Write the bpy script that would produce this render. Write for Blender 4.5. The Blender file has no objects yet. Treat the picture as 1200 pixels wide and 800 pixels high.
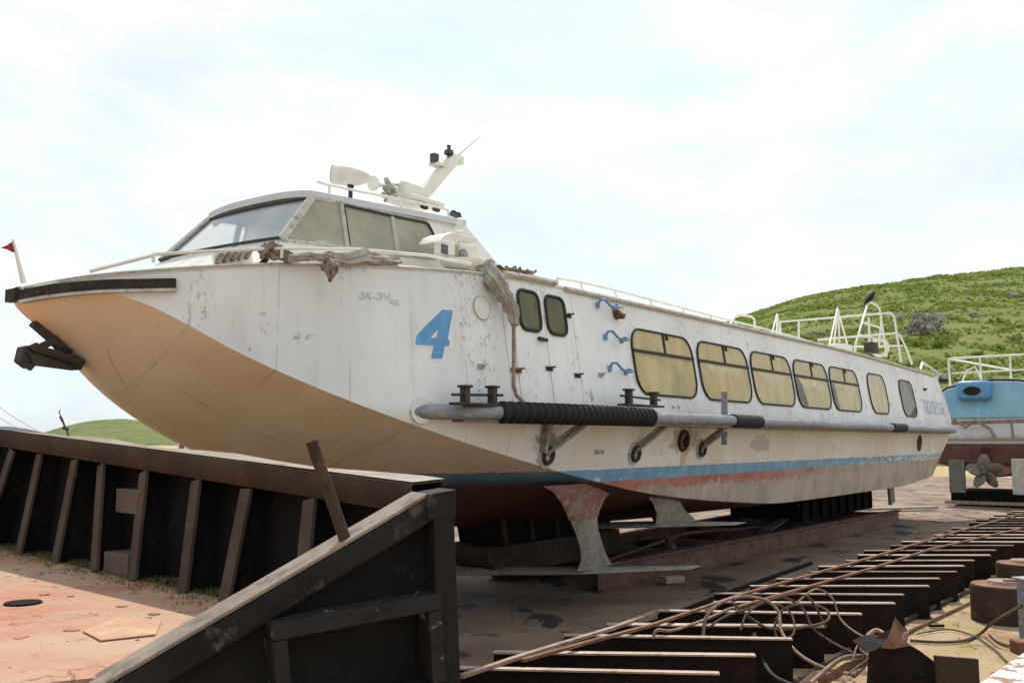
import bpy, bmesh, math, random
from mathutils import Vector, Matrix, noise
R = math.radians
rnd = random.Random(7)
sc = bpy.context.scene
col = sc.collection

# ---------------------------------------------------------------- survey of the photograph (camera and boat frame)
F, EYE, HY = 1120.0, 1.7, 516.0
PITCH = math.atan((HY-400)/F); CP, SP = math.cos(PITCH), math.sin(PITCH)
TH = R(35.964); CT, ST = math.cos(TH), math.sin(TH)
DC, S0 = 6.4, 3.134
def ray(u, v):
    x, y = (u-600)/F, (400-v)/F
    return (x, CP-y*SP, SP+y*CP)
def onz(u, v, z):
    r = ray(u, v); t = (z-EYE)/r[2]; return Vector((r[0]*t, r[1]*t, z))
def ony(u, v, Y):
    r = ray(u, v); t = Y/r[1]; return Vector((r[0]*t, Y, EYE+r[2]*t))
def at(u, v, b):                      # boat-local point at half-breadth b (towards the port side)
    r = ray(u, v); t = (DC-b)/(-CT*r[0]+ST*r[1])
    return Vector((t*(ST*r[0]+CT*r[1])-S0, -b, EYE+t*r[2]))
def atx(u, v, x):                     # boat-local point at station x
    r = ray(u, v); t = (x+S0)/(ST*r[0]+CT*r[1])
    return Vector((x, t*(-CT*r[0]+ST*r[1])-DC, EYE+t*r[2]))
def l2w(p):
    s, d = p[0]+S0, DC+p[1]
    return Vector((s*ST-d*CT, s*CT+d*ST, p[2]))
ORG = l2w((0,0,0)); ROTZ = R(90)-TH

def pchip(xs, ys):
    n = len(xs); h = [xs[i+1]-xs[i] for i in range(n-1)]
    dl = [(ys[i+1]-ys[i])/h[i] for i in range(n-1)]
    m = [0]*n; m[0], m[-1] = dl[0], dl[-1]
    for i in range(1, n-1):
        if dl[i-1]*dl[i] > 0:
            w1, w2 = 2*h[i]+h[i-1], h[i]+2*h[i-1]
            m[i] = (w1+w2)/(w1/dl[i-1]+w2/dl[i])
    def f(x):
        if x <= xs[0]: return ys[0]
        if x >= xs[-1]: return ys[-1]
        i = 0
        while x > xs[i+1]: i += 1
        t = (x-xs[i])/h[i]
        return ((1+2*t)*(1-t)**2*ys[i]+t*(1-t)**2*h[i]*m[i]+t*t*(3-2*t)*ys[i+1]+t*t*(t-1)*h[i]*m[i+1])
    return f

# ---------------------------------------------------------------- mesh builder
class MB:
    def __init__(s): s.v, s.f = [], []
    def add(s, vs, fs):
        o = len(s.v); s.v += [tuple(p) for p in vs]; s.f += [tuple(i+o for i in f) for f in fs]; return s
    def hexa(s, p):                    # p: 4 bottom, 4 top
        return s.add(p, [(0,3,2,1),(4,5,6,7),(0,1,5,4),(1,2,6,5),(2,3,7,6),(3,0,4,7)])
    def box(s, c, d, m=None):
        x, y, z = d[0]/2, d[1]/2, d[2]/2
        p = [Vector(q) for q in [(-x,-y,-z),(x,-y,-z),(x,y,-z),(-x,y,-z),(-x,-y,z),(x,-y,z),(x,y,z),(-x,y,z)]]
        if m is not None: p = [m @ q for q in p]
        return s.hexa([q+Vector(c) for q in p])
    def bar(s, a, b, w, h, up=(0,0,1)):
        a, b = Vector(a), Vector(b); d = (b-a).normalized(); up = Vector(up)
        sd = d.cross(up)
        sd = sd.normalized() if sd.length > 1e-5 else Vector((1,0,0))
        u = sd.cross(d).normalized(); sd = sd*w/2; u = u*h/2
        return s.hexa([a-sd-u, a+sd-u, b+sd-u, b-sd-u, a-sd+u, a+sd+u, b+sd+u, b-sd+u])
    def tube(s, pts, r, n=8, caps=True, closed=False):
        pts = [Vector(p) for p in pts]; k = len(pts)
        rs = r if isinstance(r, (list, tuple)) else [r]*k
        vs = []; prev = None
        for i, p in enumerate(pts):
            if closed: t = pts[(i+1) % k]-pts[i-1]
            else: t = pts[min(i+1, k-1)]-pts[max(i-1, 0)]
            t = t.normalized() if t.length > 1e-9 else Vector((0,0,1))
            if prev is None:
                u = t.cross(Vector((0,0,1)))
                if u.length < 1e-3: u = t.cross(Vector((0,1,0)))
            else: u = prev-t*prev.dot(t)
            u.normalize(); prev = u; w = t.cross(u)
            for j in range(n):
                a = 2*math.pi*j/n
                vs.append(p+(u*math.cos(a)+w*math.sin(a))*rs[i])
        fs = []
        for i in range(k if closed else k-1):
            for j in range(n):
                a, b = i*n+j, i*n+(j+1) % n; c, d = ((i+1) % k)*n+(j+1) % n, ((i+1) % k)*n+j
                fs.append((a, b, c, d))
        if caps and not closed: fs += [tuple(range(n-1, -1, -1)), tuple(range((k-1)*n, k*n))]
        return s.add(vs, fs)
    def prism(s, poly, vec):
        n = len(poly); vec = Vector(vec); a = [Vector(p) for p in poly]
        fs = [tuple(range(n-1, -1, -1)), tuple(range(n, 2*n))]
        for i in range(n): fs.append((i, (i+1) % n, n+(i+1) % n, n+i))
        return s.add(a+[p+vec for p in a], fs)
    def grid(s, rows, closed=False):
        n = len(rows[0]); vs = [p for r in rows for p in r]; fs = []
        for i in range(len(rows)-1):
            for j in range(n if closed else n-1):
                fs.append((i*n+j, i*n+(j+1) % n, (i+1)*n+(j+1) % n, (i+1)*n+j))
        return s.add(vs, fs)
    def build(s, name, mat, parent=None, ang=35, bevel=0, recalc=True, out=None):
        me = bpy.data.meshes.new(name); me.from_pydata(s.v, [], s.f); me.update()
        if out is not None:
            recalc = False
            if sum(p.normal.dot(Vector(out)) for p in me.polygons) < 0: me.flip_normals()
        if recalc:
            bm = bmesh.new(); bm.from_mesh(me); bmesh.ops.recalc_face_normals(bm, faces=bm.faces); bm.to_mesh(me); bm.free()
        if ang:
            me.shade_smooth(); me.set_sharp_from_angle(angle=R(ang))
        o = bpy.data.objects.new(name, me); col.objects.link(o)
        if mat: me.materials.append(mat)
        if parent: o.parent = parent
        if bevel:
            m = o.modifiers.new('bevel', 'BEVEL'); m.width = bevel; m.segments = 2; m.limit_method = 'ANGLE'; m.angle_limit = R(40)
        return o

def tag(o, label=None, cat=None, group=None, kind=None):
    if label: o['label'] = label
    if cat: o['category'] = cat
    if group: o['group'] = group
    if kind: o['kind'] = kind
    return o
def empty(name, loc=(0,0,0), rz=0):
    o = bpy.data.objects.new(name, None); o.location = loc; o.rotation_euler.z = rz; o.empty_display_size = .2
    col.objects.link(o); return o
def copy_tree(o, parent=None):
    c = o.copy(); col.objects.link(c); c.parent = parent
    for ch in list(o.children): copy_tree(ch, c)
    return c

# ---------------------------------------------------------------- materials
class NT:
    def __init__(s, name):
        s.m = bpy.data.materials.new(name); s.m.use_nodes = True; s.t = s.m.node_tree
        s.b = s.t.nodes['Principled BSDF']; s.o = s.t.nodes['Material Output']
        s.co = s.t.nodes.new('ShaderNodeTexCoord').outputs['Object']
    def n(s, k): return s.t.nodes.new(k)
    def l(s, a, b): s.t.links.new(a, b)
    def inp(s, sock, v):
        if hasattr(v, 'is_linked'): s.l(v, sock)
        elif isinstance(v, (tuple, list)) and len(v) == 3 and sock.type == 'RGBA': sock.default_value = (*v, 1)
        else: sock.default_value = v
    def scale(s, vec, sc_, loc=(0,0,0)):
        m = s.n('ShaderNodeMapping'); s.l(vec, m.inputs[0]); m.inputs['Scale'].default_value = sc_; m.inputs['Location'].default_value = loc
        return m.outputs[0]
    def noise(s, sc_, det=4, rough=.55, vec=None, dist=0):
        q = s.n('ShaderNodeTexNoise'); s.l(vec or s.co, q.inputs['Vector']); q.inputs['Scale'].default_value = sc_
        q.inputs['Detail'].default_value = det; q.inputs['Roughness'].default_value = rough; q.inputs['Distortion'].default_value = dist
        return q.outputs['Fac']
    def ramp(s, fac, a, b, va=0., vb=1.):
        q = s.n('ShaderNodeMapRange'); q.interpolation_type = 'SMOOTHSTEP'
        s.inp(q.inputs['Value'], fac); q.inputs['From Min'].default_value = a; q.inputs['From Max'].default_value = b
        q.inputs['To Min'].default_value = va; q.inputs['To Max'].default_value = vb
        return q.outputs[0]
    def mix(s, fac, a, b):
        q = s.n('ShaderNodeMix'); q.data_type = 'RGBA'
        s.inp(q.inputs[0], fac); s.inp(q.inputs[6], a); s.inp(q.inputs[7], b); return q.outputs[2]
    def math(s, op, a, b=0.):
        q = s.n('ShaderNodeMath'); q.operation = op; s.inp(q.inputs[0], a); s.inp(q.inputs[1], b); return q.outputs[0]
    def sep(s, vec=None):
        q = s.n('ShaderNodeSeparateXYZ'); s.l(vec or s.co, q.inputs[0]); return q.outputs
    def bump(s, h, st=.3, d=.01):
        q = s.n('ShaderNodeBump'); s.l(h, q.inputs['Height']); q.inputs['Strength'].default_value = st; q.inputs['Distance'].default_value = d
        s.l(q.outputs[0], s.b.inputs['Normal'])
    def done(s, c, rough=.6, metal=0., spec=None):
        s.inp(s.b.inputs['Base Color'], c); s.inp(s.b.inputs['Roughness'], rough); s.inp(s.b.inputs['Metallic'], metal)
        if spec is not None: s.b.inputs['Specular IOR Level'].default_value = spec
        return s.m

def worn(name, c1, c2, c3=None, sc_=3., patch=(.55,.68), rough=.65, bump=.25, bd=.006, fine=30., spec=.3):
    q = NT(name)
    c = q.mix(q.ramp(q.noise(sc_, 5), .35, .68), c1, c2)
    if c3: c = q.mix(q.ramp(q.noise(sc_*2.6, 7, .65), *patch), c, c3)
    sk = q.noise(7, 6, .65, q.scale(q.co, (1, 1, .12), (3, 1, 5)))
    c = q.mix(q.ramp(sk, .50, .70, 0, .45), c, tuple(min(1, x*1.7+.004) for x in c1))
    f = q.noise(fine, 6, .65)
    c = q.mix(q.ramp(f, .3, .75, 0, .35), c, tuple(x*.55 for x in (c2 if c2 else c1)))
    q.bump(q.math('ADD', f, q.noise(sc_*1.5, 3)), bump, bd)
    return q.done(c, rough, 0, spec)

def hull_paint(name='weathered_boat_paint', bottom=False):
    q = NT(name); x, y, z = q.sep()
    big = q.noise(.8, 5); fine = q.noise(40, 6, .65)
    white = q.mix(q.ramp(big, .35, .65), (.685,.69,.695), (.775,.785,.795))
    streak = q.noise(4.5, 6, .6, q.scale(q.co, (1, 1, .16)))
    white = q.mix(q.ramp(streak, .52, .78, 0, .30), white, (.47,.43,.37))
    streak2 = q.noise(11, 5, .6, q.scale(q.co, (1, 1, .07), (4, 2, 7)))
    white = q.mix(q.ramp(streak2, .58, .8, 0, .45), white, (.38,.34,.28))
    chip = q.noise(7, 9, .68, q.scale(q.co, (1, 1, .75)), .25)
    thr = q.ramp(x, 3, 17, 0, .05)
    chipm = q.ramp(q.math('ADD', chip, thr), .655, .685)
    white = q.mix(q.math('MULTIPLY', chipm, .75), white, q.mix(q.ramp(fine, .4, .6), (.20,.20,.19), (.36,.34,.30)))
    scf = q.math('MULTIPLY', q.ramp(q.noise(26, 6, .75, q.scale(q.co, (1, 1, .6), (2, 5, 1))), .545, .60), q.ramp(q.noise(1.5, 3, .5, q.scale(q.co, (1.6, 1, .5), (3, 0, 0))), .50, .60))
    white = q.mix(q.math('MULTIPLY', scf, .75), white, (.33,.325,.32))
    rust = q.ramp(q.noise(2.3, 9, .7, q.scale(q.co, (1, 1, .5), (9, 3, 1))), .70, .76)
    white = q.mix(q.math('MULTIPLY', rust, .7), white, (.28,.14,.06))
    dirt_shade = q.ramp(z, 2.0, 1.8)
    white = q.mix(q.math('MULTIPLY', dirt_shade, q.ramp(q.noise(1.6, 6), .25, .75, .15, .75)), white, (.56,.48,.37))  # dirt plus shade and ground bounce below the fender, put into the paint
    def blotch(px, pz, rx, rz, seed):
        dx = q.math('DIVIDE', q.math('SUBTRACT', x, px), rx); dz = q.math('DIVIDE', q.math('SUBTRACT', z, pz), rz)
        r = q.math('ADD', q.math('MULTIPLY', dx, dx), q.math('MULTIPLY', dz, dz))
        return q.math('SUBTRACT', r, q.ramp(q.noise(6, 7, .7, q.scale(q.co, (1, 1, 1), (seed, 0, 0))), .3, .7, -.8, .9))
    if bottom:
        white = q.mix(q.ramp(q.noise(1.1, 6), .3, .7), (.78,.53,.33), (.82,.63,.46))  # white paint tinted tan to carry warm ground bounce, fading aft
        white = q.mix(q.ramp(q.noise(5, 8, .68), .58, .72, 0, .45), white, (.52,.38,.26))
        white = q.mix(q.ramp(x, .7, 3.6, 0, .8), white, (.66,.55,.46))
    else:
        white = q.mix(q.math('MULTIPLY', q.ramp(blotch(6.65, 1.71, .36, .15, 3), 1, .6), .85), white, q.mix(q.ramp(fine, .35, .6), (.16,.13,.11), (.40,.36,.31)))
        white = q.mix(q.math('MULTIPLY', q.ramp(blotch(6.68, 1.52, .09, .15, 6), 1, .3), .7), white, (.46,.30,.12))
        white = q.mix(q.math('MULTIPLY', q.ramp(blotch(3.93, 1.70, .16, .22, 9), 1, .5), .8), white, (.20,.175,.15))
        white = q.mix(q.math('MULTIPLY', q.ramp(blotch(8.9, 1.66, .35, .10, 12), 1, .7), .6), white, (.27,.25,.22))
    zz = q.math('ADD', z, q.ramp(q.noise(14, 4), 0, 1, -.012, .012))
    wear = q.ramp(q.math('ADD', q.noise(9, 9, .7, q.scale(q.co, (.6, .6, 2))), q.ramp(x, 9, 19, 0, .13)), .60, .66)
    blue = q.mix(q.ramp(q.noise(5, 6), .3, .7), (.085,.235,.40), (.16,.33,.47))
    blue = q.mix(wear, blue, (.62,.60,.56))
    grime = q.mix(q.ramp(q.noise(2.2, 7, .65), .35, .68), (.42,.36,.31), (.26,.22,.19))
    grime = q.mix(q.ramp(q.noise(16, 8, .7), .56, .68, 0, .6), grime, (.30,.26,.23))
    grime = q.mix(q.ramp(streak2, .5, .75, 0, .5), grime, (.50,.46,.41))
    red = q.mix(q.ramp(q.noise(6, 6), .3, .7), (.30,.075,.06), (.40,.16,.13))
    rf = q.math('ADD', q.ramp(z, 1.08, 1.28), q.ramp(q.noise(4, 7, .7), .3, .7, -.55, .35))
    rf = q.math('MAXIMUM', q.ramp(rf, .3, .75), q.ramp(x, 6.5, 4.5))
    rf = q.math('MULTIPLY', rf, q.ramp(x, 13, 8, .25, 1))
    under = q.mix(rf, grime, red)
    bnd = q.mix(q.ramp(zz, 1.300, 1.306), under, blue)
    c = q.mix(q.ramp(zz, 1.420, 1.426), bnd, white)
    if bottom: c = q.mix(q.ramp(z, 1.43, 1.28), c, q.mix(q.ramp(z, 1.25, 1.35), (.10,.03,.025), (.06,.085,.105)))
    fr_ = q.math('ABSOLUTE', q.math('SUBTRACT', q.math('FRACT', q.math('DIVIDE', x, .52)), .5))
    ln = q.math('MULTIPLY', q.ramp(fr_, .018, .004), q.ramp(q.noise(5, 7, .7, q.scale(q.co, (1, 1, .8), (8, 0, 4))), .44, .60))
    c = q.mix(q.math('MULTIPLY', ln, .5), c, (.34,.32,.29))
    dent = q.noise(1.7, 2, .5, q.scale(q.co, (1.3, 1, .7)))
    h = q.math('ADD', q.math('MULTIPLY', dent, 3.0), q.math('ADD', q.math('MULTIPLY', fine, .12), q.math('MULTIPLY', chipm, -.12)))
    q.bump(h, .5, .022)
    return q.done(c, q.ramp(fine, .3, .7, .32, .6), 0, .45)

def white_paint(name='white_chalky_paint', c=(.72,.71,.67), d=(.5,.43,.33)):
    q = NT(name)
    k = q.mix(q.ramp(q.noise(6, 6), .45, .75, 0, .55), c, d)
    k = q.mix(q.ramp(q.noise(25, 8, .7), .66, .72, 0, .8), k, (.25,.17,.11))
    q.bump(q.noise(45, 5), .15, .004)
    return q.done(k, .5)

M = {}
M['hull'] = hull_paint(); M['bottom'] = hull_paint('tan_bounce_bottom_paint', True)
M['white'] = white_paint()
M['rail'] = white_paint('cream_rail_paint', (.74,.72,.66), (.58,.48,.34))
M['whgrey'] = white_paint('pale_grey_panel_paint', (.52,.54,.56), (.42,.42,.41))
M['blue'] = worn('blue_lettering_paint', (.11,.30,.58), (.14,.34,.60), (.30,.42,.52), 9, (.62,.72), .55, .1)
M['rungblue'] = worn('worn_blue_rung_paint', (.13,.25,.43), (.17,.29,.45), (.34,.36,.38), 14, (.52,.64), .55, .2)
M['paleblue'] = worn('faded_pale_blue_paint', (.33,.46,.62), (.42,.52,.63), (.60,.61,.60), 12, (.45,.6), .6, .1)
M['darkink'] = worn('faded_dark_marking_paint', (.10,.09,.085), (.16,.14,.12), (.40,.34,.27), 30, (.5,.62), .7, .1)
M['rubber'] = worn('black_rubber', (.012,.011,.011), (.02,.019,.018), (.05,.045,.04), 8, (.6,.7), .75, .3)
M['wood'] = worn('tarred_dark_wood', (.022,.017,.014), (.04,.03,.024), (.09,.07,.055), 12, (.55,.68), .8, .5)
M['tubemetal'] = worn('blue_grey_worn_metal_tube', (.20,.215,.26), (.30,.30,.32), (.46,.43,.38), 6, (.52,.66), .5, .2)
M['alloy'] = worn('dull_bare_alloy', (.32,.29,.25), (.22,.195,.165), (.42,.38,.32), 5, (.5,.66), .55, .25)
M['strutred'] = worn('faded_red_antifouling', (.30,.10,.085), (.36,.21,.18), (.34,.29,.25), 5, (.45,.6), .65, .25)
M['wornedge'] = worn('dark_steel_with_scrapes', (.013,.0115,.011), (.024,.020,.0185), (.085,.07,.062), 4, (.57,.68), .75, .5, .008, spec=.15)
M['darkmetal'] = worn('dark_iron', (.035,.03,.028), (.06,.05,.045), (.11,.065,.04), 8, (.55,.7), .7, .3)
M['rustdark'] = worn('dark_rusty_steel', (.045,.028,.021), (.072,.046,.035), (.13,.065,.036), 3.5, (.56,.7), .8, .35, spec=.15)
M['rustblack'] = worn('dark_shaded_steel_plate', (.009,.008,.008), (.015,.0125,.0115), (.030,.024,.020), 3, (.56,.7), .85, .3, spec=.08)  # dark steel taken to near black for the shade on the plates
M['rustred'] = worn('red_brown_rust', (.17,.075,.042), (.24,.12,.07), (.10,.05,.033), 4, (.5,.66), .85, .45)
M['rustlight'] = worn('light_scaled_rust', (.27,.175,.125), (.36,.27,.21), (.15,.085,.055), 5, (.52,.66), .8, .45)
M['beam'] = worn('rusted_beam_steel', (.13,.07,.05), (.20,.12,.085), (.07,.042,.033), 4, (.5,.66), .8, .35)
M['cap'] = worn('worn_bare_steel_top', (.19,.15,.12), (.27,.215,.17), (.13,.085,.06), 4, (.5,.64), .5, .3)
M['canvas'] = worn('grey_brown_canvas', (.36,.325,.285), (.47,.43,.385), (.19,.16,.13), 9, (.55,.68), .9, .5, .01)
M['canvasbrown'] = worn('dirty_brown_canvas', (.22,.165,.13), (.34,.275,.225), (.06,.045,.035), 9, (.5,.66), .9, .5, .01)
M['gasket'] = worn('black_window_gasket', (.02,.021,.022), (.035,.035,.036), (.12,.11,.10), 12, (.6,.7), .6, .2)
M['trim'] = worn('chalky_grey_trim', (.42,.40,.36), (.55,.52,.47), (.20,.16,.13), 8, (.56,.66), .6, .3)
M['rope'] = worn('frayed_brown_rope', (.20,.14,.09), (.30,.22,.15), (.10,.07,.05), 40, (.5,.6), .95, .6)
M['cable'] = worn('rusty_wire_cable', (.075,.045,.033), (.14,.085,.058), (.05,.035,.03), 30, (.5,.6), .8, .4)
M['hose'] = worn('sun_bleached_hose', (.24,.15,.11), (.34,.23,.17), (.14,.085,.06), 10, (.5,.6), .75, .3)
M['red'] = worn('faded_red_cloth', (.33,.04,.035), (.26,.035,.03), None, 8, rough=.9)
M['lens'] = worn('dark_lamp_glass', (.03,.033,.037), (.06,.063,.068), None, 8, rough=.12, bump=.02, spec=.6)
M['bluepanel'] = worn('sky_blue_transom_paint', (.20,.39,.50), (.26,.45,.54), (.40,.50,.53), 2, (.6,.75), .5, .15)
M['boxblue'] = worn('bright_blue_box_paint', (.11,.30,.53), (.14,.33,.55), (.30,.42,.5), 4, (.64,.75), .45, .15)
M['bird'] = worn('black_plumage', (.006,.006,.007), (.012,.012,.014), None, 20, rough=.85, spec=.1)
M['rock'] = worn('grey_outcrop_rock', (.34,.32,.28), (.44,.41,.35), (.17,.155,.135), .35, (.48,.62), .9, .9, .3, 2.5)
M['plank'] = worn('weathered_plank', (.42,.37,.31), (.33,.28,.23), (.2,.16,.13), 8, (.55,.7), .85, .4)
M['deckscale'] = worn('flaking_pink_rust_scale', (.38,.19,.12), (.44,.29,.20), (.20,.10,.06), 6, (.5,.65), .95, .5)
M['slipscale'] = worn('brown_dirt_crust', (.14,.10,.075), (.24,.17,.125), (.09,.06,.045), 6, (.5,.65), .95, .5)
M['propbronze'] = worn('shaded_propeller_paint', (.20,.18,.14), (.15,.13,.10), (.08,.07,.055), 6, (.55,.7), .5, .2)  # propeller tone darkened to stand for the shadow under the stern
M['flakywhite'] = worn('flaking_white_paint_on_rust', (.52,.53,.53), (.62,.61,.59), (.24,.12,.075), 3.2, (.5,.54), .7, .6, .01)

def glass(name, tint, gl=.35, ior=1.5, backlit_dust=False):
    q = NT(name); t = q.t
    t.nodes.remove(q.b)
    tr = q.n('ShaderNodeBsdfTransparent'); tr.inputs[0].default_value = (*tint, 1)
    g = q.n('ShaderNodeBsdfGlossy'); g.inputs['Roughness'].default_value = .03; g.inputs[0].default_value = (.95,.97,1,1)
    fr = q.n('ShaderNodeFresnel'); fr.inputs[0].default_value = ior
    d = q.n('ShaderNodeBsdfDiffuse'); d.inputs[0].default_value = (.5,.47,.40,1)
    m1 = q.n('ShaderNodeMixShader'); m2 = q.n('ShaderNodeMixShader')
    q.l(tr.outputs[0], m1.inputs[1])
    if backlit_dust:      # dusty panes; the beige film also carries their backlit glow
        tl = q.n('ShaderNodeBsdfTranslucent'); tl.inputs[0].default_value = (.84,.79,.64,1); d.inputs[0].default_value = (.80,.745,.58,1)
        md = q.n('ShaderNodeMixShader'); md.inputs[0].default_value = .5; q.l(d.outputs[0], md.inputs[1]); q.l(tl.outputs[0], md.inputs[2])
        q.l(q.ramp(q.noise(2.2, 5, .6), .3, .7, .52, .86), m1.inputs[0]); q.l(md.outputs[0], m1.inputs[2])
    else:
        q.l(q.ramp(q.noise(5, 6, .6), .4, .8, .02, gl), m1.inputs[0]); q.l(d.outputs[0], m1.inputs[2])
    q.l(fr.outputs[0], m2.inputs[0]); q.l(m1.outputs[0], m2.inputs[1]); q.l(g.outputs[0], m2.inputs[2])
    q.l(m2.outputs[0], q.o.inputs[0]); return q.m
M['glass'] = glass('dusty_window_glass', (.93,.94,.91), .05, 1.15)
M['screenglass'] = glass('bright_windscreen_glass', (.90,.93,.95), .06, 3.4)
M['clearglass'] = glass('wheelhouse_glass', (.90,.92,.90), .06, 1.25, True)

def curtain_mat():
    q = NT('beige_curtain_fabric'); x, y, z = q.sep()
    f = q.noise(3.2, 5, .55, q.scale(q.co, (1.6, 1, .5), (0, 0, 3)))
    c = q.mix(q.ramp(f, .32, .70), (.60,.47,.225), (.74,.63,.37))
    c = q.mix(q.ramp(q.noise(1.1, 4, .5, q.scale(q.co, (1, 1, 1.2), (2, 0, 0))), .55, .70, 0, .6), c, (.36,.32,.17))
    fold = q.noise(10, 3, .5, q.scale(q.co, (1.3, 1, .13)), .4)
    q.bump(fold, .8, .03)
    c = q.mix(q.ramp(fold, .55, .75, 0, .3), c, (.46,.37,.19))
    q.b.inputs['Sheen Weight'].default_value = .2
    return q.done(c, .9)
M['curtain'] = curtain_mat()
def thin_curtain():
    q = NT('thin_translucent_curtain'); t = q.t; t.nodes.remove(q.b)
    d = q.n('ShaderNodeBsdfDiffuse'); tr = q.n('ShaderNodeBsdfTranslucent'); mx = q.n('ShaderNodeMixShader')
    c = q.mix(q.ramp(q.noise(3, 4, .5, q.scale(q.co, (4, 1, .5))), .35, .65), (.66,.58,.40), (.84,.77,.58))
    q.l(c, d.inputs[0]); q.l(c, tr.inputs[0]); mx.inputs[0].default_value = .55
    q.l(d.outputs[0], mx.inputs[1]); q.l(tr.outputs[0], mx.inputs[2]); q.l(mx.outputs[0], q.o.inputs[0]); return q.m
M['thincurtain'] = thin_curtain()

def ground_sand():
    q = NT('dusty_sandy_ground')
    c = q.mix(q.ramp(q.noise(.7, 6), .35, .65), (.40,.285,.17), (.46,.35,.24))
    c = q.mix(q.ramp(q.noise(2.3, 6, .6), .48, .60, 0, .8), c, (.36,.29,.095))
    c = q.mix(q.ramp(q.noise(1.1, 7, .65, q.scale(q.co, (1, 1, 1), (5, 9, 0))), .56, .66, 0, .75), c, (.34,.17,.10))
    c = q.mix(q.ramp(q.noise(22, 7, .7), .55, .72, 0, .7), c, (.16,.12,.085))
    q.bump(q.math('ADD', q.noise(18, 8, .65), q.noise(120, 4)), .8, .02)
    return q.done(c, .95, 0, .1)
def slip_steel():
    q = NT('rusty_slipway_plating'); 
    c = q.mix(q.ramp(q.noise(.55, 6, .6), .35, .65), (.155,.11,.085), (.27,.20,.15))
    c = q.mix(q.ramp(q.noise(1.3, 7, .65, q.scale(q.co, (1, 1.6, 1), (3, 8, 0))), .55, .68, 0, .8), c, (.25,.145,.095))
    blot = q.ramp(q.noise(1.5, 3, .45, q.scale(q.co, (1.1, .6, 1), (7, 2, 0)), .3), .60, .625)
    c = q.mix(blot, c, (.055,.045,.04))
    br = q.n('ShaderNodeTexBrick'); q.l(q.co, br.inputs['Vector']); br.inputs['Scale'].default_value = 1; br.inputs['Mortar Size'].default_value = .006
    br.inputs['Brick Width'].default_value = 3.1; br.inputs['Row Height'].default_value = 1.3
    seam = br.outputs['Fac']
    c = q.mix(q.math('MULTIPLY', seam, .7), c, (.07,.05,.04))
    c = q.mix(q.ramp(q.noise(28, 7, .7), .55, .75, 0, .6), c, (.11,.08,.065))
    q.bump(q.math('ADD', q.noise(3, 5), q.math('MULTIPLY', q.noise(40, 6), .25)), .5, .02)
    return q.done(c, q.ramp(blot, 0, 1, .8, .7), 0, .12)
def deck_rust():
    q = NT('sun_bleached_rusty_deck')
    c = q.mix(q.ramp(q.noise(.9, 6, .6), .35, .65), (.40,.225,.15), (.44,.30,.215))
    c = q.mix(q.ramp(q.noise(2.1, 7, .65, q.scale(q.co, (1, 1, 1), (3, 1, 0))), .50, .64, 0, .85), c, (.40,.175,.115))
    c = q.mix(q.ramp(q.noise(1.4, 7, .65, q.scale(q.co, (1, 1, 1), (13, 4, 0))), .56, .68, 0, .6), c, (.40,.33,.22))
    c = q.mix(q.ramp(q.noise(13, 8, .7), .56, .72, 0, .75), c, (.20,.11,.07))
    vo = q.n('ShaderNodeTexVoronoi'); vo.feature = 'DISTANCE_TO_EDGE'; vo.inputs['Scale'].default_value = 1.3
    wv = q.n('ShaderNodeVectorMath'); wv.operation = 'ADD'; q.l(q.co, wv.inputs[0]); nz = q.n('ShaderNodeTexNoise'); nz.inputs['Scale'].default_value = 3; nz.inputs['Detail'].default_value = 6; q.l(q.co, nz.inputs['Vector']); q.l(nz.outputs['Color'], wv.inputs[1]); q.l(wv.outputs[0], vo.inputs['Vector'])
    ck = q.math('MULTIPLY', q.ramp(vo.outputs['Distance'], .012, .003), q.ramp(q.noise(.9, 4), .46, .58))
    c = q.mix(q.math('MULTIPLY', ck, .7), c, (.12,.065,.04))
    q.bump(q.math('SUBTRACT', q.math('ADD', q.noise(9, 8, .65), q.math('MULTIPLY', q.noise(70, 5), .5)), q.math('MULTIPLY', ck, .8)), .8, .014)
    return q.done(c, .9, 0, .15)
def hill_mat(name, a, b, c3, sc_):
    q = NT(name)
    c = q.mix(q.ramp(q.noise(sc_, 8, .65), .35, .65), a, b)
    c = q.mix(q.ramp(q.noise(sc_*4, 8, .7), .50, .66, 0, .8), c, c3)
    c = q.mix(q.ramp(q.noise(sc_*.6, 6, .6, q.scale(q.co, (1, 1, 1), (40, 70, 0))), .52, .68, 0, .5), c, (.26,.23,.10))
    c = q.mix(q.ramp(q.noise(sc_*22, 6, .7), .5, .7, 0, .5), c, tuple(x*.5 for x in c3))
    q.bump(q.math('ADD', q.noise(sc_*6, 7, .7), q.noise(sc_*30, 5, .7)), .9, 1.2)
    return q.done(c, .95, 0, .05)
M['sand'] = ground_sand(); M['slip'] = slip_steel(); M['deck'] = deck_rust()
M['hill'] = hill_mat('grassy_hillside', (.150,.195,.045), (.205,.235,.073), (.105,.15,.034), .022)
M['hillfar'] = hill_mat('distant_grassy_hill', (.15,.19,.065), (.21,.22,.10), (.075,.105,.035), .03)
def leaf(name, a, b):
    q = NT(name); c = q.mix(q.ramp(q.noise(.5, 5), .35, .65), a, b); q.done(c, .8, 0, .1)
    tr = q.n('ShaderNodeBsdfTranslucent'); q.l(c, tr.inputs[0]); mx = q.n('ShaderNodeMixShader'); mx.inputs[0].default_value = .45
    q.l(q.b.outputs[0], mx.inputs[1]); q.l(tr.outputs[0], mx.inputs[2]); q.l(mx.outputs[0], q.o.inputs[0]); return q.m
M['tuft'] = leaf('hill_grass_blades', (.145,.195,.042), (.205,.245,.073))
M['bush'] = leaf('bush_leaves', (.05,.09,.016), (.095,.145,.028))
M['brightbush'] = leaf('yellow_green_bush_leaves', (.13,.20,.02), (.20,.26,.03))
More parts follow.
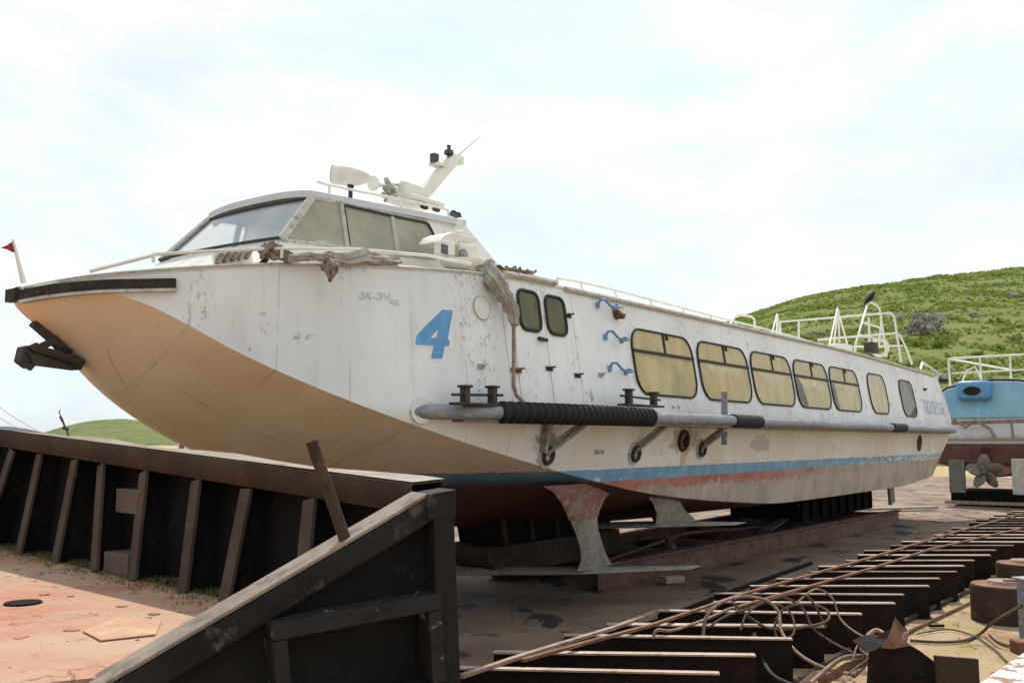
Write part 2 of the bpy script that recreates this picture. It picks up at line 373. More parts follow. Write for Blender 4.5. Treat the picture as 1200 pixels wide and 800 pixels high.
M['moss'] = leaf('dry_deck_grass', (.13,.125,.045), (.20,.18,.075))

# ---------------------------------------------------------------- ground, slipway, deck
def sheet(name, poly, z, mat, th=0):
    m = MB()
    if th: m.prism([(p[0], p[1], z-th) for p in poly], (0, 0, th))
    else: m.add([(p[0], p[1], z) for p in poly], [tuple(range(len(poly)))])
    o = m.build(name, mat, ang=0); return tag(o, kind='structure')
sheet('ground', [(-1500,-300),(1500,-300),(1500,2500),(-1500,2500)], 0, M['sand'])
sl = [l2w((x, y, 0)) for x, y in [(2.2,-3.35),(46,-3.35),(46,26),(2.2,26)]]  # plating stops short so unseen sand under the bow adds warm bounce
sheet('slipway', sl, .004, M['slip'])

# left pontoon: raised rusty deck bounded by the bulwark and by the sloping end wall
K = .63
ZL = EYE-.95*K
C0 = Vector((-.384, 4.51, 0))*K; BD = Vector((-3.3, 3.19, 0)).normalized(); BN = Vector((BD.y, -BD.x, 0)).normalized()
if BN.y < 0: BN = -BN                                            # points away from the camera
G0 = Vector((-1.58, 3.89, 0))*K; GD = (G0-C0).normalized(); GN = Vector((-GD.y, GD.x, 0))
if GN.y > 0: GN = -GN                                            # points to the camera side
C1 = C0+BN*.02-GN*.07
far = C0+BD*9
dk = [C1, C1+GD*8, C1+GD*8+BD*9, far+BN*.02]
o = MB().prism([(p.x, p.y, .02) for p in dk], (0, 0, ZL-.02)).build('pontoon_deck', M['deck'], ang=0); tag(o, kind='structure')

# ---------------------------------------------------------------- the hydrofoil
XT  = [.04,.1,.2,.35,.5,.75,1,1.5,2,2.5,3,3.5,4.5,6,8,10,13,16,18,19.5,20.5]
fBS = pchip(XT, [.05,.2,.35,.52,.66,.86,1.01,1.23,1.37,1.46,1.52,1.53,1.52,1.5,1.5,1.5,1.5,1.5,1.5,1.48,1.42])
fBM0 = pchip(XT, [.05,.2,.35,.52,.66,.86,1.01,1.26,1.44,1.58,1.67,1.7,1.7,1.7,1.7,1.7,1.7,1.7,1.7,1.66,1.57])
fBC = pchip(XT, [.03,.18,.33,.5,.64,.84,.99,1.23,1.4,1.53,1.6,1.62,1.6,1.58,1.58,1.58,1.58,1.58,1.58,1.54,1.45])
fZS = pchip(XT, [2.711,2.737,2.768,2.804,2.829,2.87,2.909,2.967,3.013,3.057,3.093,3.124,3.152,3.172,3.19,3.205,3.226,3.202,3.177,3.166,3.175])
fZC = pchip(XT, [2.636,2.662,2.675,2.679,2.636,2.494,2.338,2.105,1.927,1.777,1.653,1.55,1.368,1.141,.957,.844,.83,.828,.905,.95,.959])
fZK = pchip([.04,.1,.2,.35,.5,.75,1,1.25,1.5,2,2.5,3,4,6,10,16,19,20.5], [2.59,2.545,2.48,2.385,2.27,2.05,1.87,1.735,1.62,1.45,1.29,1.13,.89,.72,.62,.62,.68,.76])
fXE = pchip([.75,.95,1.8,2.05,3.0,3.3], [19.2,19.4,20.7,21.1,20.5,20.2])
def zmid(x): return max(1.93, fZC(x)+.04) if fZC(x)+.04 < fZS(x)-.03 else (fZC(x)+fZS(x))/2
def fBM(x):                                      # straight sides at the bow, knuckled sides amidships
    k = min(1, max(0, (x-1.7)/1.6)); k = k*k*(3-2*k); zc, zs = fZC(x), fZS(x)
    lin = fBC(x)+(fBS(x)-fBC(x))*(zmid(x)-zc)/(zs-zc)
    return lin+(fBM0(x)-lin)*k
def side_b(x, z):
    if x > 18.5: x = 18.5+(x-18.5)*2.0/(fXE(z)-18.5)
    zs, zm, zc = fZS(x), zmid(x), fZC(x)
    if z >= zm: return fBM(x)+(fBS(x)-fBM(x))*min(1.1, (z-zm)/(zs-zm))
    return fBC(x)+(fBM(x)-fBC(x))*max(0, (z-zc)/(zm-zc))
def crown(x): return .006+.115*min(1, (x/2.4)**1.3)
def xs_(x, z):                                  # raked stern
    if x < 18.5: return x
    return 18.5+(x-18.5)*(fXE(z)-18.5)/2.0
def surf(x, z, off=0.):                          # point on the port side, moved out by off
    b = side_b(x, z); e = .02
    tx = Vector((2*e, -(side_b(x+e, z)-side_b(x-e, z)), 0)); tz = Vector((0, -(side_b(x, z+e)-side_b(x, z-e)), 2*e))
    n = tx.cross(tz).normalized()
    if n.y > 0: n = -n
    return Vector((x, -b, z))+n*off
def onhull(u, v, off=0.):
    b = 1.6
    for _ in range(14):
        p = at(u, v, b); b = side_b(p.x, p.z)
    return surf(p.x, p.z, off)

boat = empty('hydrofoil_boat', ORG, ROTZ)
tag(boat, 'long white passenger hydrofoil with a blue number 4, laid up on the slipway', 'boat')

st = sorted(set([.04+i*.023 for i in range(0, 20)]+[.5+i*.1 for i in range(0, 46)]+[5+i*.5 for i in range(0, 27)]+[18.5+i*.25 for i in range(0, 9)]))
rows = []; drows = []
for x in st:
    zc, zm, zs, zk = fZC(x), zmid(x), fZS(x), fZK(x); zk = min(zk, zc-.02)
    bc, bm_, bs = fBC(x), fBM(x), fBS(x)
    half = []
    pw = 1.0+.5*max(0, 1-x/5)
    for i in range(0, 9):
        t = i/8; half.append((bc*t, zk+(zc-zk)*t**pw))
    for i in range(1, 5):
        t = i/4; half.append((bc+(bm_-bc)*t, zc+(zm-zc)*t))
    for i in range(1, 5):
        t = i/4; half.append((bm_+(bs-bm_)*t, zm+(zs-zm)*t))
    ring = [Vector((xs_(x, z), -b, z)) for b, z in reversed(half)]+[Vector((xs_(x, z), b, z)) for b, z in half[1:]]
    rows.append(ring)
    cr = crown(x); bd = bs+.012
    dring = [Vector((xs_(x, zs), -bd, zs-.02))]
    for i in range(-8, 9):
        t = i/8; z = zs+.004+cr*(1-abs(t)**2.2); dring.append(Vector((xs_(x, zs+.02), bd*t, z)))
    dring.append(Vector((xs_(x, zs), bd, zs-.02)))
    drows.append(dring)
m = MB().grid(rows); n = len(rows[0]); k = len(m.v)
m.f.append(tuple(range(n))); m.f.append(tuple(range(k-1, k-n-1, -1)))
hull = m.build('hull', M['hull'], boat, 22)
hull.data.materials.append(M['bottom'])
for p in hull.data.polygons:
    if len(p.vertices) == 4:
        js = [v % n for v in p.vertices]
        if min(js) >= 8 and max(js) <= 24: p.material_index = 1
deck = MB().grid(drows).build('deck', M['white'], boat, 40, recalc=False)
# bow rubbing strake of tarred wood
pts = []
for i in range(0, 15):
    x = .04+.65*i/14
    pts.append((x, -(fBS(x)+.012), fZS(x)-.05-.06*(x/.69)))
mm = MB()
for a, b in zip(pts[:-1], pts[1:]):
    mm.bar(a, b, .045, .068)
full = [(p[0], -p[1], p[2]) for p in pts]
for a, b in zip(full[:-1], full[1:]): mm.bar(a, b, .045, .068)
mm.bar((.02, -.06, fZS(0)-.05), (.02, .06, fZS(0)-.05), .05, .085)
mm.build('bow_strake', M['wood'], boat, 0)
mm = MB()
for a, b in zip(pts[:-1], pts[1:]): mm.bar(Vector(a)+Vector((0,-.003,-.044)), Vector(b)+Vector((0,-.003,-.044)), .05, .02)
mm.build('strake_lip', M['trim'], boat, 0)
# stem fitting and gunwale trim
mm = MB()
g = [Vector((x, -(fBS(x)+.008), fZS(x)-.006)) for x in [.05+i*.12 for i in range(0, 29)]]
mm.tube(g, .011, 5).build('gunwale_trim', M['trim'], boat); MB().tube([(p.x, -p.y, p.z) for p in g], .011, 5).build('gunwale_trim', M['trim'], boat)
xs = [4.42+i*.4 for i in range(0, 40)]
for s in (-1, 1): MB().tube([(xs_(x, fZS(x)), s*(fBS(x)+.02), fZS(x)-.02) for x in xs if x < 20.4], .026, 6).build('roof_edge_rail', M['trim'], boat)
for s in (-1, 1): MB().tube([(x, s*(fBS(x)+.02), fZS(x)+.015) for x in [3.45+i*.1 for i in range(0, 9)]], [.03]*9, 6).build('door_lintel', M['trim'], boat)

# panel seams and dribbles on the side plating
mm = MB()
for x in (3.38, 4.52): MB().tube([surf(x+.01*math.sin(z*9), z, .0) for z in [zmid(x)+.05+(fZS(x)-.06-zmid(x)-.05)*i/8 for i in range(9)]], .003, 4).build('plate_seam', M['trim'], boat)
for x in (9.2, 12.3, 15.4, 18.2): MB().tube([surf(x, z, .0) for z in [fZC(x)+.05, 1.3, 1.6, 1.85]], .003, 4).build('plate_seam', M['trim'], boat)

def bot(x, t):
    zc, bc = fZC(x), fBC(x); zk = min(fZK(x), zc-.02); pw = 1.0+.5*max(0, 1-x/5)
    return Vector((x, -bc*t-.001, zk+(zc-zk)*t**pw))
M['seam'] = worn('brown_seam_grime', (.36,.25,.165), (.42,.30,.20), (.25,.16,.10), 12, (.5,.65), .8, .3)
for l in ([bot(1.0+.1*i, .50-.004*i) for i in range(30)], [bot(2.35+.02*math.sin(i), .12+.08*i) for i in range(11)], [bot(3.3+.02*math.sin(i), .35+.06*i) for i in range(10)], [bot(.55+.004*i*i, .42-.03*i) for i in range(8)]):
    MB().tube(l, .0017, 4).build('bottom_seam', M['seam'], boat)
# ---- cabin windows
def rrect(x0, x1, z0, z1, r, n=5):
    out = []
    for cx, cz, a0 in ((x1-r, z1-r, 0), (x0+r, z1-r, 90), (x0+r, z0+r, 180), (x1-r, z0+r, 270)):
        for i in range(n+1):
            a = R(a0+90*i/n); out.append((cx+r*math.cos(a), cz+r*math.sin(a)))
    return out
def window(x0, x1, z0, z1, r, sash=True, name='window', cur=True, fr=.013, label=None, skew=0):
    def S(x, z, o): return surf(x+skew*(z-z0), z, o)
    pl = rrect(x0, x1, z0, z1, r)
    w = MB().tube([S(x, z, .012) for x, z in pl], fr, 6, closed=True).build(name, M['gasket'], boat)
    if label: w['label'] = label
    # curtain: gently folded cloth just behind the pane
    inn = rrect(x0+.01, x1-.01, z0+.01, z1-.01, r)
    MB().add([S(x, z, .004) for x, z in inn], [tuple(range(len(inn)))]).build('curtain', M['curtain'] if cur else M['darkcurtain'], w, 0)
    MB().add([S(x, z, .016) for x, z in inn], [tuple(range(len(inn)))]).build('pane', M['glass'], w, 0, out=(0,-1,0))
    if sash:
        zb = z0+(z1-z0)*.655; b = MB()
        b.bar(S(x0, zb, .02), S(x1, zb, .02), .024, .028, (0,0,1))
        xm = x0+(x1-x0)*.52
        b.bar(S(xm, zb, .018), S(xm, z1, .018), .014, .02, (1,0,0))
        b.bar(S(xm+.08, z1-.01, .024), S(xm+.08, z1-.07, .024), .02, .025, (1,0,0))
        b.build('mullion', M['gasket'], w, 0)
    return w
M['darkcurtain'] = worn('olive_grey_curtain', (.17,.165,.085), (.22,.21,.12), (.12,.12,.07), 2.5, (.5,.65), .9, .3)
M['swag'] = worn('pale_curtain_swag', (.72,.64,.42), (.80,.72,.52), (.60,.50,.30), 3, (.5,.7), .9, .3)
M['gap'] = worn('dim_cabin_gap', (.13,.125,.075), (.22,.20,.12), (.10,.095,.06), 4, (.5,.65), .9, .2)
for i, (x0, x1) in enumerate([(5.62,7.06),(7.21,8.70),(8.83,10.30),(10.43,11.92),(12.05,13.55)]):
    w = window(x0, x1, 2.18, 2.875, .21); zb = 2.18+.695*.655-.015
    r_ = random.Random(i+3)
    if i:
        for k, (f0, f1) in enumerate(((.10,.62),(.45,.93)) if i % 2 else ((.12,.9),)):
            d = r_.uniform(.10,.20); X0, X1 = x0+(x1-x0)*f0, x0+(x1-x0)*f1
            P = [surf(X0+(X1-X0)*t/14, zb-d*math.sin(math.pi*t/14)**.8, .007+.001*k) for t in range(15)]
            MB().add(P, [tuple(range(15))]).build('swag', M['swag'], w, 0, out=(0,-1,0))
    for f0, f1 in {3: [(.03,.28)], 4: [(.04,.20)]}.get(i, []):
        X0, X1 = x0+(x1-x0)*f0, x0+(x1-x0)*f1; zt = zb-.02
        P = [surf(X0, 2.32 if f0 < .1 else 2.20, .0055), surf(X0+(X1-X0)*.5, 2.20, .0055), surf(X1, 2.20, .0055), surf(X0+(X1-X0)*.7, 2.45, .0055), surf(X0+(X1-X0)*.55, zt, .0055), surf(X0+(X1-X0)*.1, zt, .0055)]
        MB().add(P, [tuple(range(6))]).build('curtain_gap', M['gap'], w, 0, out=(0,-1,0))
window(14.15, 15.28, 2.18, 2.89, .24, False, label='narrow cabin window, beige curtain')
window(16.3, 17.35, 2.17, 2.88, .22, False, cur=False, label='narrow cabin window, dark curtain')

# ---- double door
for x0, x1, w0, w1 in ((3.50, 3.985, 3.60, 3.92), (4.0, 4.46, 4.03, 4.35)):
    d = MB(); pl = rrect(x0, x1, 2.0, 3.085, .015, 2)
    d.add([surf(x, z, .012) for x, z in pl]+[surf(x, z, -.01) for x, z in pl],
          [tuple(range(len(pl)))]+[(i, (i+1) % len(pl), len(pl)+(i+1) % len(pl), len(pl)+i) for i in range(len(pl))])
    d = d.build('door', M['hull'], boat, 25)
    pl = rrect(w0, w1, 2.665, 3.02, .085)
    f = MB().tube([surf(x, z, .02) for x, z in pl], .017, 6, closed=True).build('door_window', M['gasket'], d)
    MB().add([surf(x, z, .015) for x, z in pl], [tuple(range(len(pl)))]).build('curtain', M['darkcurtain'], f, 0)
    MB().add([surf(x, z, .022) for x, z in pl], [tuple(range(len(pl)))]).build('pane', M['glass'], f, 0, out=(0,-1,0))
    if x0 < 3.9:
        h = MB(); a = surf(3.84, 2.60, .03); h.bar(a, surf(3.95, 2.585, .045), .03, .03); h.bar(surf(3.9,2.6,.0), surf(3.9,2.6,.04), .02, .02); h.build('handle', M['darkmetal'], d, bevel=.004)
def fitting(name, u, v, w, mat, h=.04):
    p0 = onhull(u, v, 0.); p1 = onhull(u, v, .05); b = MB()
    b.bar(p0-Vector((w/2,0,0)), p0+Vector((w/2,0,0)), .05, h)
    b.tube([p0, p1], .014, 6); b.tube([p1-Vector((w*.5,0,0)), p1+Vector((w*.5,0,.012))], .01, 6)
    return b.build(name, mat, boat, bevel=.003)
for u, v in ((664,370),(675,440),(642,432)): fitting('hinge', u, v, .10, M['darkmetal'])
fitting('cleat', 563, 429, .07, M['trim']); fitting('cleat', 703, 439, .06, M['trim'])
fitting('cleat', 1083, 456, .2, M['darkmetal'], .05)
fitting('rusty_bracket', 604, 434, .13, M['rustred'])

# ---- blue step rungs
def rung(u0, v0, u1, v1, lab=None):
    a, b = onhull(u0, v0), onhull(u1, v1); out = surf(a.x, a.z, .105)-a
    d = b-a
    pts = [a+out*.06, a+out*.45+Vector((0,0,.05)), a+out*.75+d*.10+Vector((0,0,.045)), a+out*.95+d*.28+Vector((0,0,-.01)), a+out+d*.5+Vector((0,0,-.03)), a+out+d*.8+Vector((0,0,-.025)), b+out*.95+Vector((0,0,-.01)), b+out*.5+Vector((0,0,.02)), b+out*.06]
    r = MB().tube(pts, .014, 8)
    r.bar(a-d*.06, a+d*.06, .06, .055, (0,0,1)); r.bar(b-d*.06, b+d*.06, .06, .055, (0,0,1))
    return r.build('step_rung', M['rungblue'], boat, bevel=.004)
rung(699, 358, 718, 361); rung(708, 395, 727, 399); rung(713, 432, 732, 436)
lm = MB(); p = onhull(721, 368); lm.tube([p, p+Vector((.0,-.03,-.01))], .055, 10); lm.tube([p+Vector((0,-.03,-.01)), p+Vector((0,-.10,-.03))], [.045,.03], 10)
lm.build('side_lamp', M['rustred'], boat)

# ---- lettering
def hull_poly(name, pts, off, mat, hole=None, sub=1):
    P = [onhull(400+x*.125, 330+y*.125, off) for x, y in pts]
    return MB().add(P, [tuple(range(len(P)))]).build(name, mat, boat, 0)
four = [(945,262),(1045,268),(995,540),(1015,548),(1008,605),(968,605),(945,722),(838,720),(862,600),(690,590),(703,500)]
hol = [(912,435),(890,525),(835,525)]
q = bmesh.new()
vo = [q.verts.new(onhull(400+x*.125, 330+y*.125, .004)) for x, y in four]; vh = [q.verts.new(onhull(400+x*.125, 330+y*.125, .004)) for x, y in hol]
es = [q.edges.new((vo[i], vo[(i+1) % len(vo)])) for i in range(len(vo))]+[q.edges.new((vh[i], vh[(i+1) % 3])) for i in range(3)]
bmesh.ops.triangle_fill(q, use_beauty=True, use_dissolve=False, edges=es)
me = bpy.data.meshes.new('numeral'); q.to_mesh(me); q.free(); me.materials.append(M['blue'])
num = bpy.data.objects.new('numeral', me); col.objects.link(num); num.parent = boat; num['label'] = 'large blue number 4'
cx, cy = 865, 490
M['outline'] = white_paint('fresh_white_outline', (.78,.77,.75), (.7,.68,.64))
out4 = [(930,244),(1062,250),(1014,528),(1034,534),(1024,622),(985,622),(960,740),(820,738),(844,618),(672,606),(686,490)]
hull_poly('numeral_outline', out4, .002, M['outline'])
def text(body, name, mat, u0, v0, u1, v1, hgt, shear=0, off=.004):
    cu = bpy.data.curves.new(name, 'FONT'); cu.body = body; cu.shear = shear; cu.fill_mode = 'FRONT'
    tmp = bpy.data.objects.new(name, cu); col.objects.link(tmp)
    dg = bpy.context.evaluated_depsgraph_get(); dg.update()
    me = bpy.data.meshes.new_from_object(tmp.evaluated_get(dg)); bpy.data.objects.remove(tmp)
    a, b = onhull(u0, v0), onhull(u1, v1)
    w = max(v.co.x for v in me.vertices) or 1; hh = max(v.co.y for v in me.vertices) or 1
    for v in me.vertices:
        t = v.co.x/w; z = a.z+(b.z-a.z)*t+v.co.y/hh*hgt; x = a.x+(b.x-a.x)*t
        v.co = surf(x, z, off)
    me.materials.clear(); me.materials.append(mat)
    o = bpy.data.objects.new(name, me); col.objects.link(o); o.parent = boat; return o
text('ЗК-ЭЧ', 'registration_lettering', M['paleblue'], 419, 350.5, 457, 352.5, .058, .25)
text('вд', 'registration_lettering', M['paleblue'], 456, 356, 467, 357, .036, .25)
M['nameblue'] = worn('half_worn_blue_paint', (.26,.43,.66), (.34,.49,.68), (.58,.60,.62), 10, (.52,.66), .6, .1)
text('ПОЛЕСЬЕ', 'name_lettering', M['nameblue'], 1084, 485, 1108, 486.5, .30)
text('III/II', 'draught_mark', M['darkink'], 696, 532, 707, 532, .045)
text('10', 'draught_mark', M['darkink'], 944, 553, 953, 552, .07)
text('a-5', 'draught_mark', M['darkink'], 787, 478, 797, 479, .04)

# ---- round plate, exhaust, drain, scuffs
def disc(name, u, v, r, mat, th=.012, ring=None, parent=None):
    p = onhull(u, v); e = .02
    q0 = surf(p.x, p.z, 1)-p; nrm = q0.normalized(); tx = nrm.cross(Vector((0,0,1))).normalized(); tz = tx.cross(nrm)
    d = MB()
    if ring:
        d.tube([p+nrm*th+(tx*math.cos(a)+tz*math.sin(a))*r for a in [2*math.pi*i/20 for i in range(20)]], ring, 6, closed=True)
    else:
        d.prism([p-nrm*.004+(tx*math.cos(a)+tz*math.sin(a))*r for a in [2*math.pi*i/20 for i in range(20)]], nrm*(th+.004))
    return d.build(name, mat, parent or boat)
M['tanpatch'] = worn('tan_primer_patch', (.40,.32,.24), (.47,.39,.30), None, 8)
rp = disc('round_plate', 564, 361, .10, M['white'], .010)
disc('plate_rim', 564, 361, .10, M['trim'], .008, .006, rp)
ex = disc('exhaust_port', 800, 516, .115, M['rustred'], .012)
disc('exhaust_rim', 800, 516, .105, M['rustdark'], .018, .018, ex)
disc('exhaust_hole', 802, 517, .06, M['rustblack'], .018, None, ex)
disc('drain_port', 1077, 519, .16, M['rustdark'], .02)

# ---- side fender tube with sleeves, plate under it, stays
def tb(x):
    return pchip([2.0,2.3,2.7,3.2,4.0,5.0,17,19,20.6],[1.20,1.42,1.70,1.85,1.96,2.0,2.0,1.86,1.68])(x)
TZ = 1.925
for s in (-1, 1):
    MB().tube([(x, s*tb(x), TZ+.004*math.sin(x*2.1)) for x in [2.05+i*.2 for i in range(0, 94)]], .060, 12).build('fender_tube', M['tubemetal'], boat)
def sleeve(x0, x1, r, ridge, name):
    pts, rs = [], []
    n = max(2, int((x1-x0)/ridge)) if ridge else 4
    for i in range(n):
        for t, q in ((0,.86),(.25,1.06),(.55,1.06),(.8,.86)) if ridge else ((0,1),(.9,1)):
            x = x0+(x1-x0)*(i+t)/n; pts.append((x, -tb(x), TZ)); rs.append(r*q)
    return MB().tube(pts, rs, 14).build(name, M['rubber'], boat, 30)
sleeve(3.02, 5.25, .088, .085, 'corrugated_sleeve')
sleeve(7.22, 8.05, .078, 0, 'rubber_sleeve'); sleeve(14.0, 14.9, .075, 0, 'rubber_sleeve')
xs = [2.7+i*.3 for i in range(0, 58)]
for s in (-1, 1):
    pl = MB()
    for a, b in zip(xs[:-1], xs[1:]):
        pl.hexa([(a, s*(side_b(a,1.86)-.02), 1.845), (b, s*(side_b(b,1.86)-.02), 1.845), (b, s*tb(b), 1.845), (a, s*tb(a), 1.845),
                 (a, s*(side_b(a,1.86)-.02), 1.872), (b, s*(side_b(b,1.86)-.02), 1.872), (b, s*tb(b), 1.872), (a, s*tb(a), 1.872)])
    pl.build('fender_shelf', M['canvasbrown'], boat, 0)
def stay(u, v, uu, vv):
    p = onhull(u, v); t = at(uu, vv, 1.98); b = MB()
    b.bar(p, t, .075, .03); b.bar(p+Vector((0,0,.045)), t+Vector((0,0,.045)), .02, .05)
    o = b.build('fender_stay', M['alloy'], boat, 0, bevel=.004)
    disc('stay_pad', u, v, .12, M['trim'], .012, None, o); disc('stay_boss', u, v, .07, M['darkmetal'], .03, .018, o)
disc('tube_socket', 494, 481, .10, M['white'], .012)
stay(640, 533, 692, 494); stay(743, 531, 788, 495); stay(821, 526, 850, 504)
b = MB(); a = at(849, 459, 1.93); c = at(849, 521, 1.93); b.bar(a, c, .07, .02, (1,0,0)); b.build('fender_plate', M['tubemetal'], boat, 0)
b = MB(); a = surf(3.85, 1.84, .0); b.bar(a+Vector((0,-.01,0)), surf(3.85, 1.60, .02), .10, .03, (1,0,0)); b.build('stay_drop', M['alloy'], boat, 0)
def bitt(u0, v0, u1, v1, b_):
    a, c = at(u0, v0, b_), at(u1, v1, b_); m = MB(); hgt = .125
    for p in (a, c):
        m.bar(p, p+Vector((0,0,hgt)), .06, .06, (1,0,0)); m.box(p+Vector((0,0,hgt+.010)), (.09,.09,.02))
    d = (c-a).normalized(); m.tube([a-d*.16+Vector((0,0,.07)), c+d*.14+Vector((0,0,.07))], .012, 8)
    m.box((a+c)/2+Vector((0,0,-.005)), ((c-a).length+.25, .12, .02))
    return m.build('mooring_bitt', M['darkmetal'], boat, bevel=.006)
bitt(545, 473, 577, 473, 1.78); bitt(737, 473, 766, 476, 1.93)

# ---- roof handrail (port), aft guard rails, ladder frames
def rail(name, lines, r=.018, mat=None):
    m = MB()
    for l in lines: m.tube(l, r, 6)
    return m.build(name, mat or M['rail'], boat)
def hr(s):
    P = [at(u, v, 1.38) for u, v in [(653,326),(680,330.5),(720,340),(762,351),(800,361),(832,369.5),(862,377),(888,383),(936,396),(972,407)]]
    P = [Vector((p.x, s*1.38, p.z)) for p in P]
    L = [P, [P[0], Vector((P[0].x, P[0].y, fZS(P[0].x)))]]
    for p in P[1:-1]: L.append([p, Vector((p.x+.06, p.y, fZS(p.x)))])
    L.append([P[-1], P[-1]+Vector((.4,0,-.12))])
    return L
rail('roof_handrail', hr(-1), .0135); rail('roof_handrail', hr(1), .0135)
XA = at(1055, 424, 1.25).x
X1 = at(910, 394, .9).x
rail('roof_hoop', [[at(854,382,1.2), at(862,370,1.2), at(866,368.5,1.2), at(881,371,1.2), at(884,374,1.2), at(885,388,1.2)]], .017)
rail('trestle', [[at(904,394,1.05), at(910.5,368,.98), at(915,396,.85)], [at(910,395,.6), at(911,368,.95), at(913,384,.95)]], .013)
rail('trestle', [[at(971,409,1.1), at(981.5,361,1.0), at(994,407,.9)], [at(977,405,.8), at(982,362,1.0), at(984,404,1.0)], [at(974,397,1.08), at(990,395,.93)]], .017)
X2 = XA
rail('guard_rail', [
    [atx(914,377,X2), atx(981,371.5,X2), atx(1042,366.5,X2), atx(1046,368,X2), atx(1048,372,X2), atx(1056,424,X2)],
    [atx(958,398,X2), atx(1003,394,X2), atx(1050,390,X2), atx(1055,393,X2+.1), atx(1063,410,X2+.3), atx(1069,427,X2+.4)],
    [atx(1000,406,X2), atx(1058,405,X2)], [atx(936,376,X2), atx(936,394,X2), atx(937,402,X2)], [atx(1018,372,X2), atx(1019,408,X2)], [atx(914,377,X2), atx(915,398,X2)]], .024)
X3 = at(1002, 411, 1.0).x
lad = rail('ladder_frame', [
    [at(1002,412,1.05), at(1003,402,1.05), at(1016.5,357,1.0), at(1018,354.5,1.0), at(1020,354,1.0), at(1028,358,.9), at(1031,362,.9), at(1039,418,.95)],
    [at(1031,363,.6), at(1033,372,.6), at(1030,405,.6)],
    [at(1012,378,1.0), at(1032,384,.92)], [at(1007,392,1.03), at(1036,400,.93)]], .022)
rail('stern_handrail', [[at(1079,432,1.2), at(1081,424.5,1.2), at(1098,436,1.2), at(1099,443,1.2)]], .03)
b = MB(); p = at(985, 409, 1.0); b.box(p+Vector((0,0,.02)), (.5,.3,.12)); b.build('roof_locker', M['white'], boat, bevel=.02)
b = MB(); p = at(1021, 411, 1.0); b.box(p+Vector((0,0,.06)), (.35,.2,.22)); b.build('roof_vent_box', M['darkmetal'], boat, bevel=.02)
b = MB(); p = at(1031, 410, .95); b.tube([p+Vector((.0, .17*math.cos(a), .05+.17*math.sin(a))) for a in [2*math.pi*i/16 for i in range(16)]], .035, 6, closed=True); b.build('roof_ring', M['rail'], boat)

# ---- bow rail, front slats
P = [at(105,318,.75), at(176,300,.92), at(180,298,.93), at(250,294,1.08), at(330,291,1.2), at(420,292,1.32), at(500,299,1.4), at(552,309,1.45)]
L = [P]+[[p, Vector((p.x, p.y, fZS(p.x)+.03))] for p in (P[2], P[4], P[5])]
rail('bow_rail', L, .0125)
P = P[4:]; L = [P]+[[p, Vector((p.x, p.y, fZS(p.x)+.03))] for p in (P[0], P[1])]; rail('bow_rail', [[(p.x, -p.y, p.z) for p in l] for l in L], .0125)

# ---- wheelhouse
def whb(z): return .80-(z-3.1)*.26
def onwh(u, v, off=0.):
    b = .7
    for _ in range(10):
        p = at(u, v, b); b = whb(p.z)
    return Vector((p.x, -b-off, p.z))
mir = lambda p: Vector((p.x, -p.y, p.z))
A_b, A_t = onwh(329, 281), onwh(366, 231)
r_f, r_r = onwh(366, 222), onwh(497, 246); r_e = onwh(541, 259); fin = onwh(586, 313)
sillP = [onwh(329,281), onwh(405,290), onwh(464,299), onwh(512,303)]
wh = MB()
base = [Vector((1.30,-.86,2.95)), Vector((2.4,-.86,3.0)), Vector((3.4,-.86,3.05)), Vector((3.9,-.86,3.1))]
# lower wall below the side windows, both sides
for s in (0, 1):
    top = sillP if not s else [mir(p) for p in sillP]; bt = base if not s else [mir(p) for p in base]
    bt = [Vector((t.x, q.y, q.z)) for t, q in zip(top, bt)]
    bt[0] = Vector((top[0].x-.22, bt[0].y, 2.97))
    for i in range(3): wh.add([bt[i], bt[i+1], top[i+1], top[i]], [(0,1,2,3)])
    # solid rear quarter and raked fin
    rq = [top[3], Vector((fin.x, top[3].y, top[3].z-.1)), (fin if not s else mir(fin)), (r_e if not s else mir(r_e)), (onwh(497,246+8) if not s else mir(onwh(497,254))), (onwh(501,262) if not s else mir(onwh(501,262))), (onwh(513,286) if not s else mir(onwh(513,286)))]
    th = Vector((0, .05 if not s else -.05, 0))
    wh.prism(rq, th)
    wh.add([bt[3], Vector((fin.x, bt[3].y, 3.12)), Vector((fin.x, top[3].y, top[3].z-.1)), top[3]], [(0,1,2,3)])
# front sill with a slightly bowed face
def bow_(p, t, k): return Vector((p.x-k*(1-t*t), p.y*0+t*abs(p.y), p.z))
KB = .05
fr_top = [bow_(A_b, t/4, KB) for t in range(-4, 5)]; fr_bot = [Vector((p.x-.30, p.y*1.15, 2.98)) for p in fr_top]
wh.grid([fr_bot, fr_top])
wh.add([fin, mir(fin), mir(r_e), r_e], [(0,1,2,3)])
whm = wh.build('wheelhouse', M['white'], boat, 30)
# roof: bowed front edge, overhanging
rf_ = [bow_(Vector((r_f.x-.03, r_f.y-.03, r_f.z-.02)), t/4, .20) for t in range(-4, 5)]
rr_ = [Vector((r_r.x, r_r.y*abs(1), r_r.z)) for _ in range(1)]
rows_ = []
for k_ in range(0, 9):
    tt = k_/8; base_x = r_f.x-.03+(r_e.x-(r_f.x-.03))*tt; zed = r_f.z-.02+(r_e.z-r_f.z+.02)*tt; hw = abs(r_f.y)+.03
    row = []
    for t in range(-6, 7):
        q_ = t/6; x = base_x-.05*(1-q_*q_)*(1-tt); z = zed+.03*(1-q_**4)
        row.append(Vector((x, q_*hw, z)))
    rows_.append(row)
rt = MB().grid(rows_)
low = [[p-Vector((0,0,.055)) for p in r] for r in rows_]
rt.grid(low)
edge = [r[0] for r in rows_]+[p for p in rows_[-1][1:]]+[r[-1] for r in reversed(rows_[:-1])]+[p for p in reversed(rows_[0][1:-1])]
edl = [p-Vector((0,0,.055)) for p in edge]
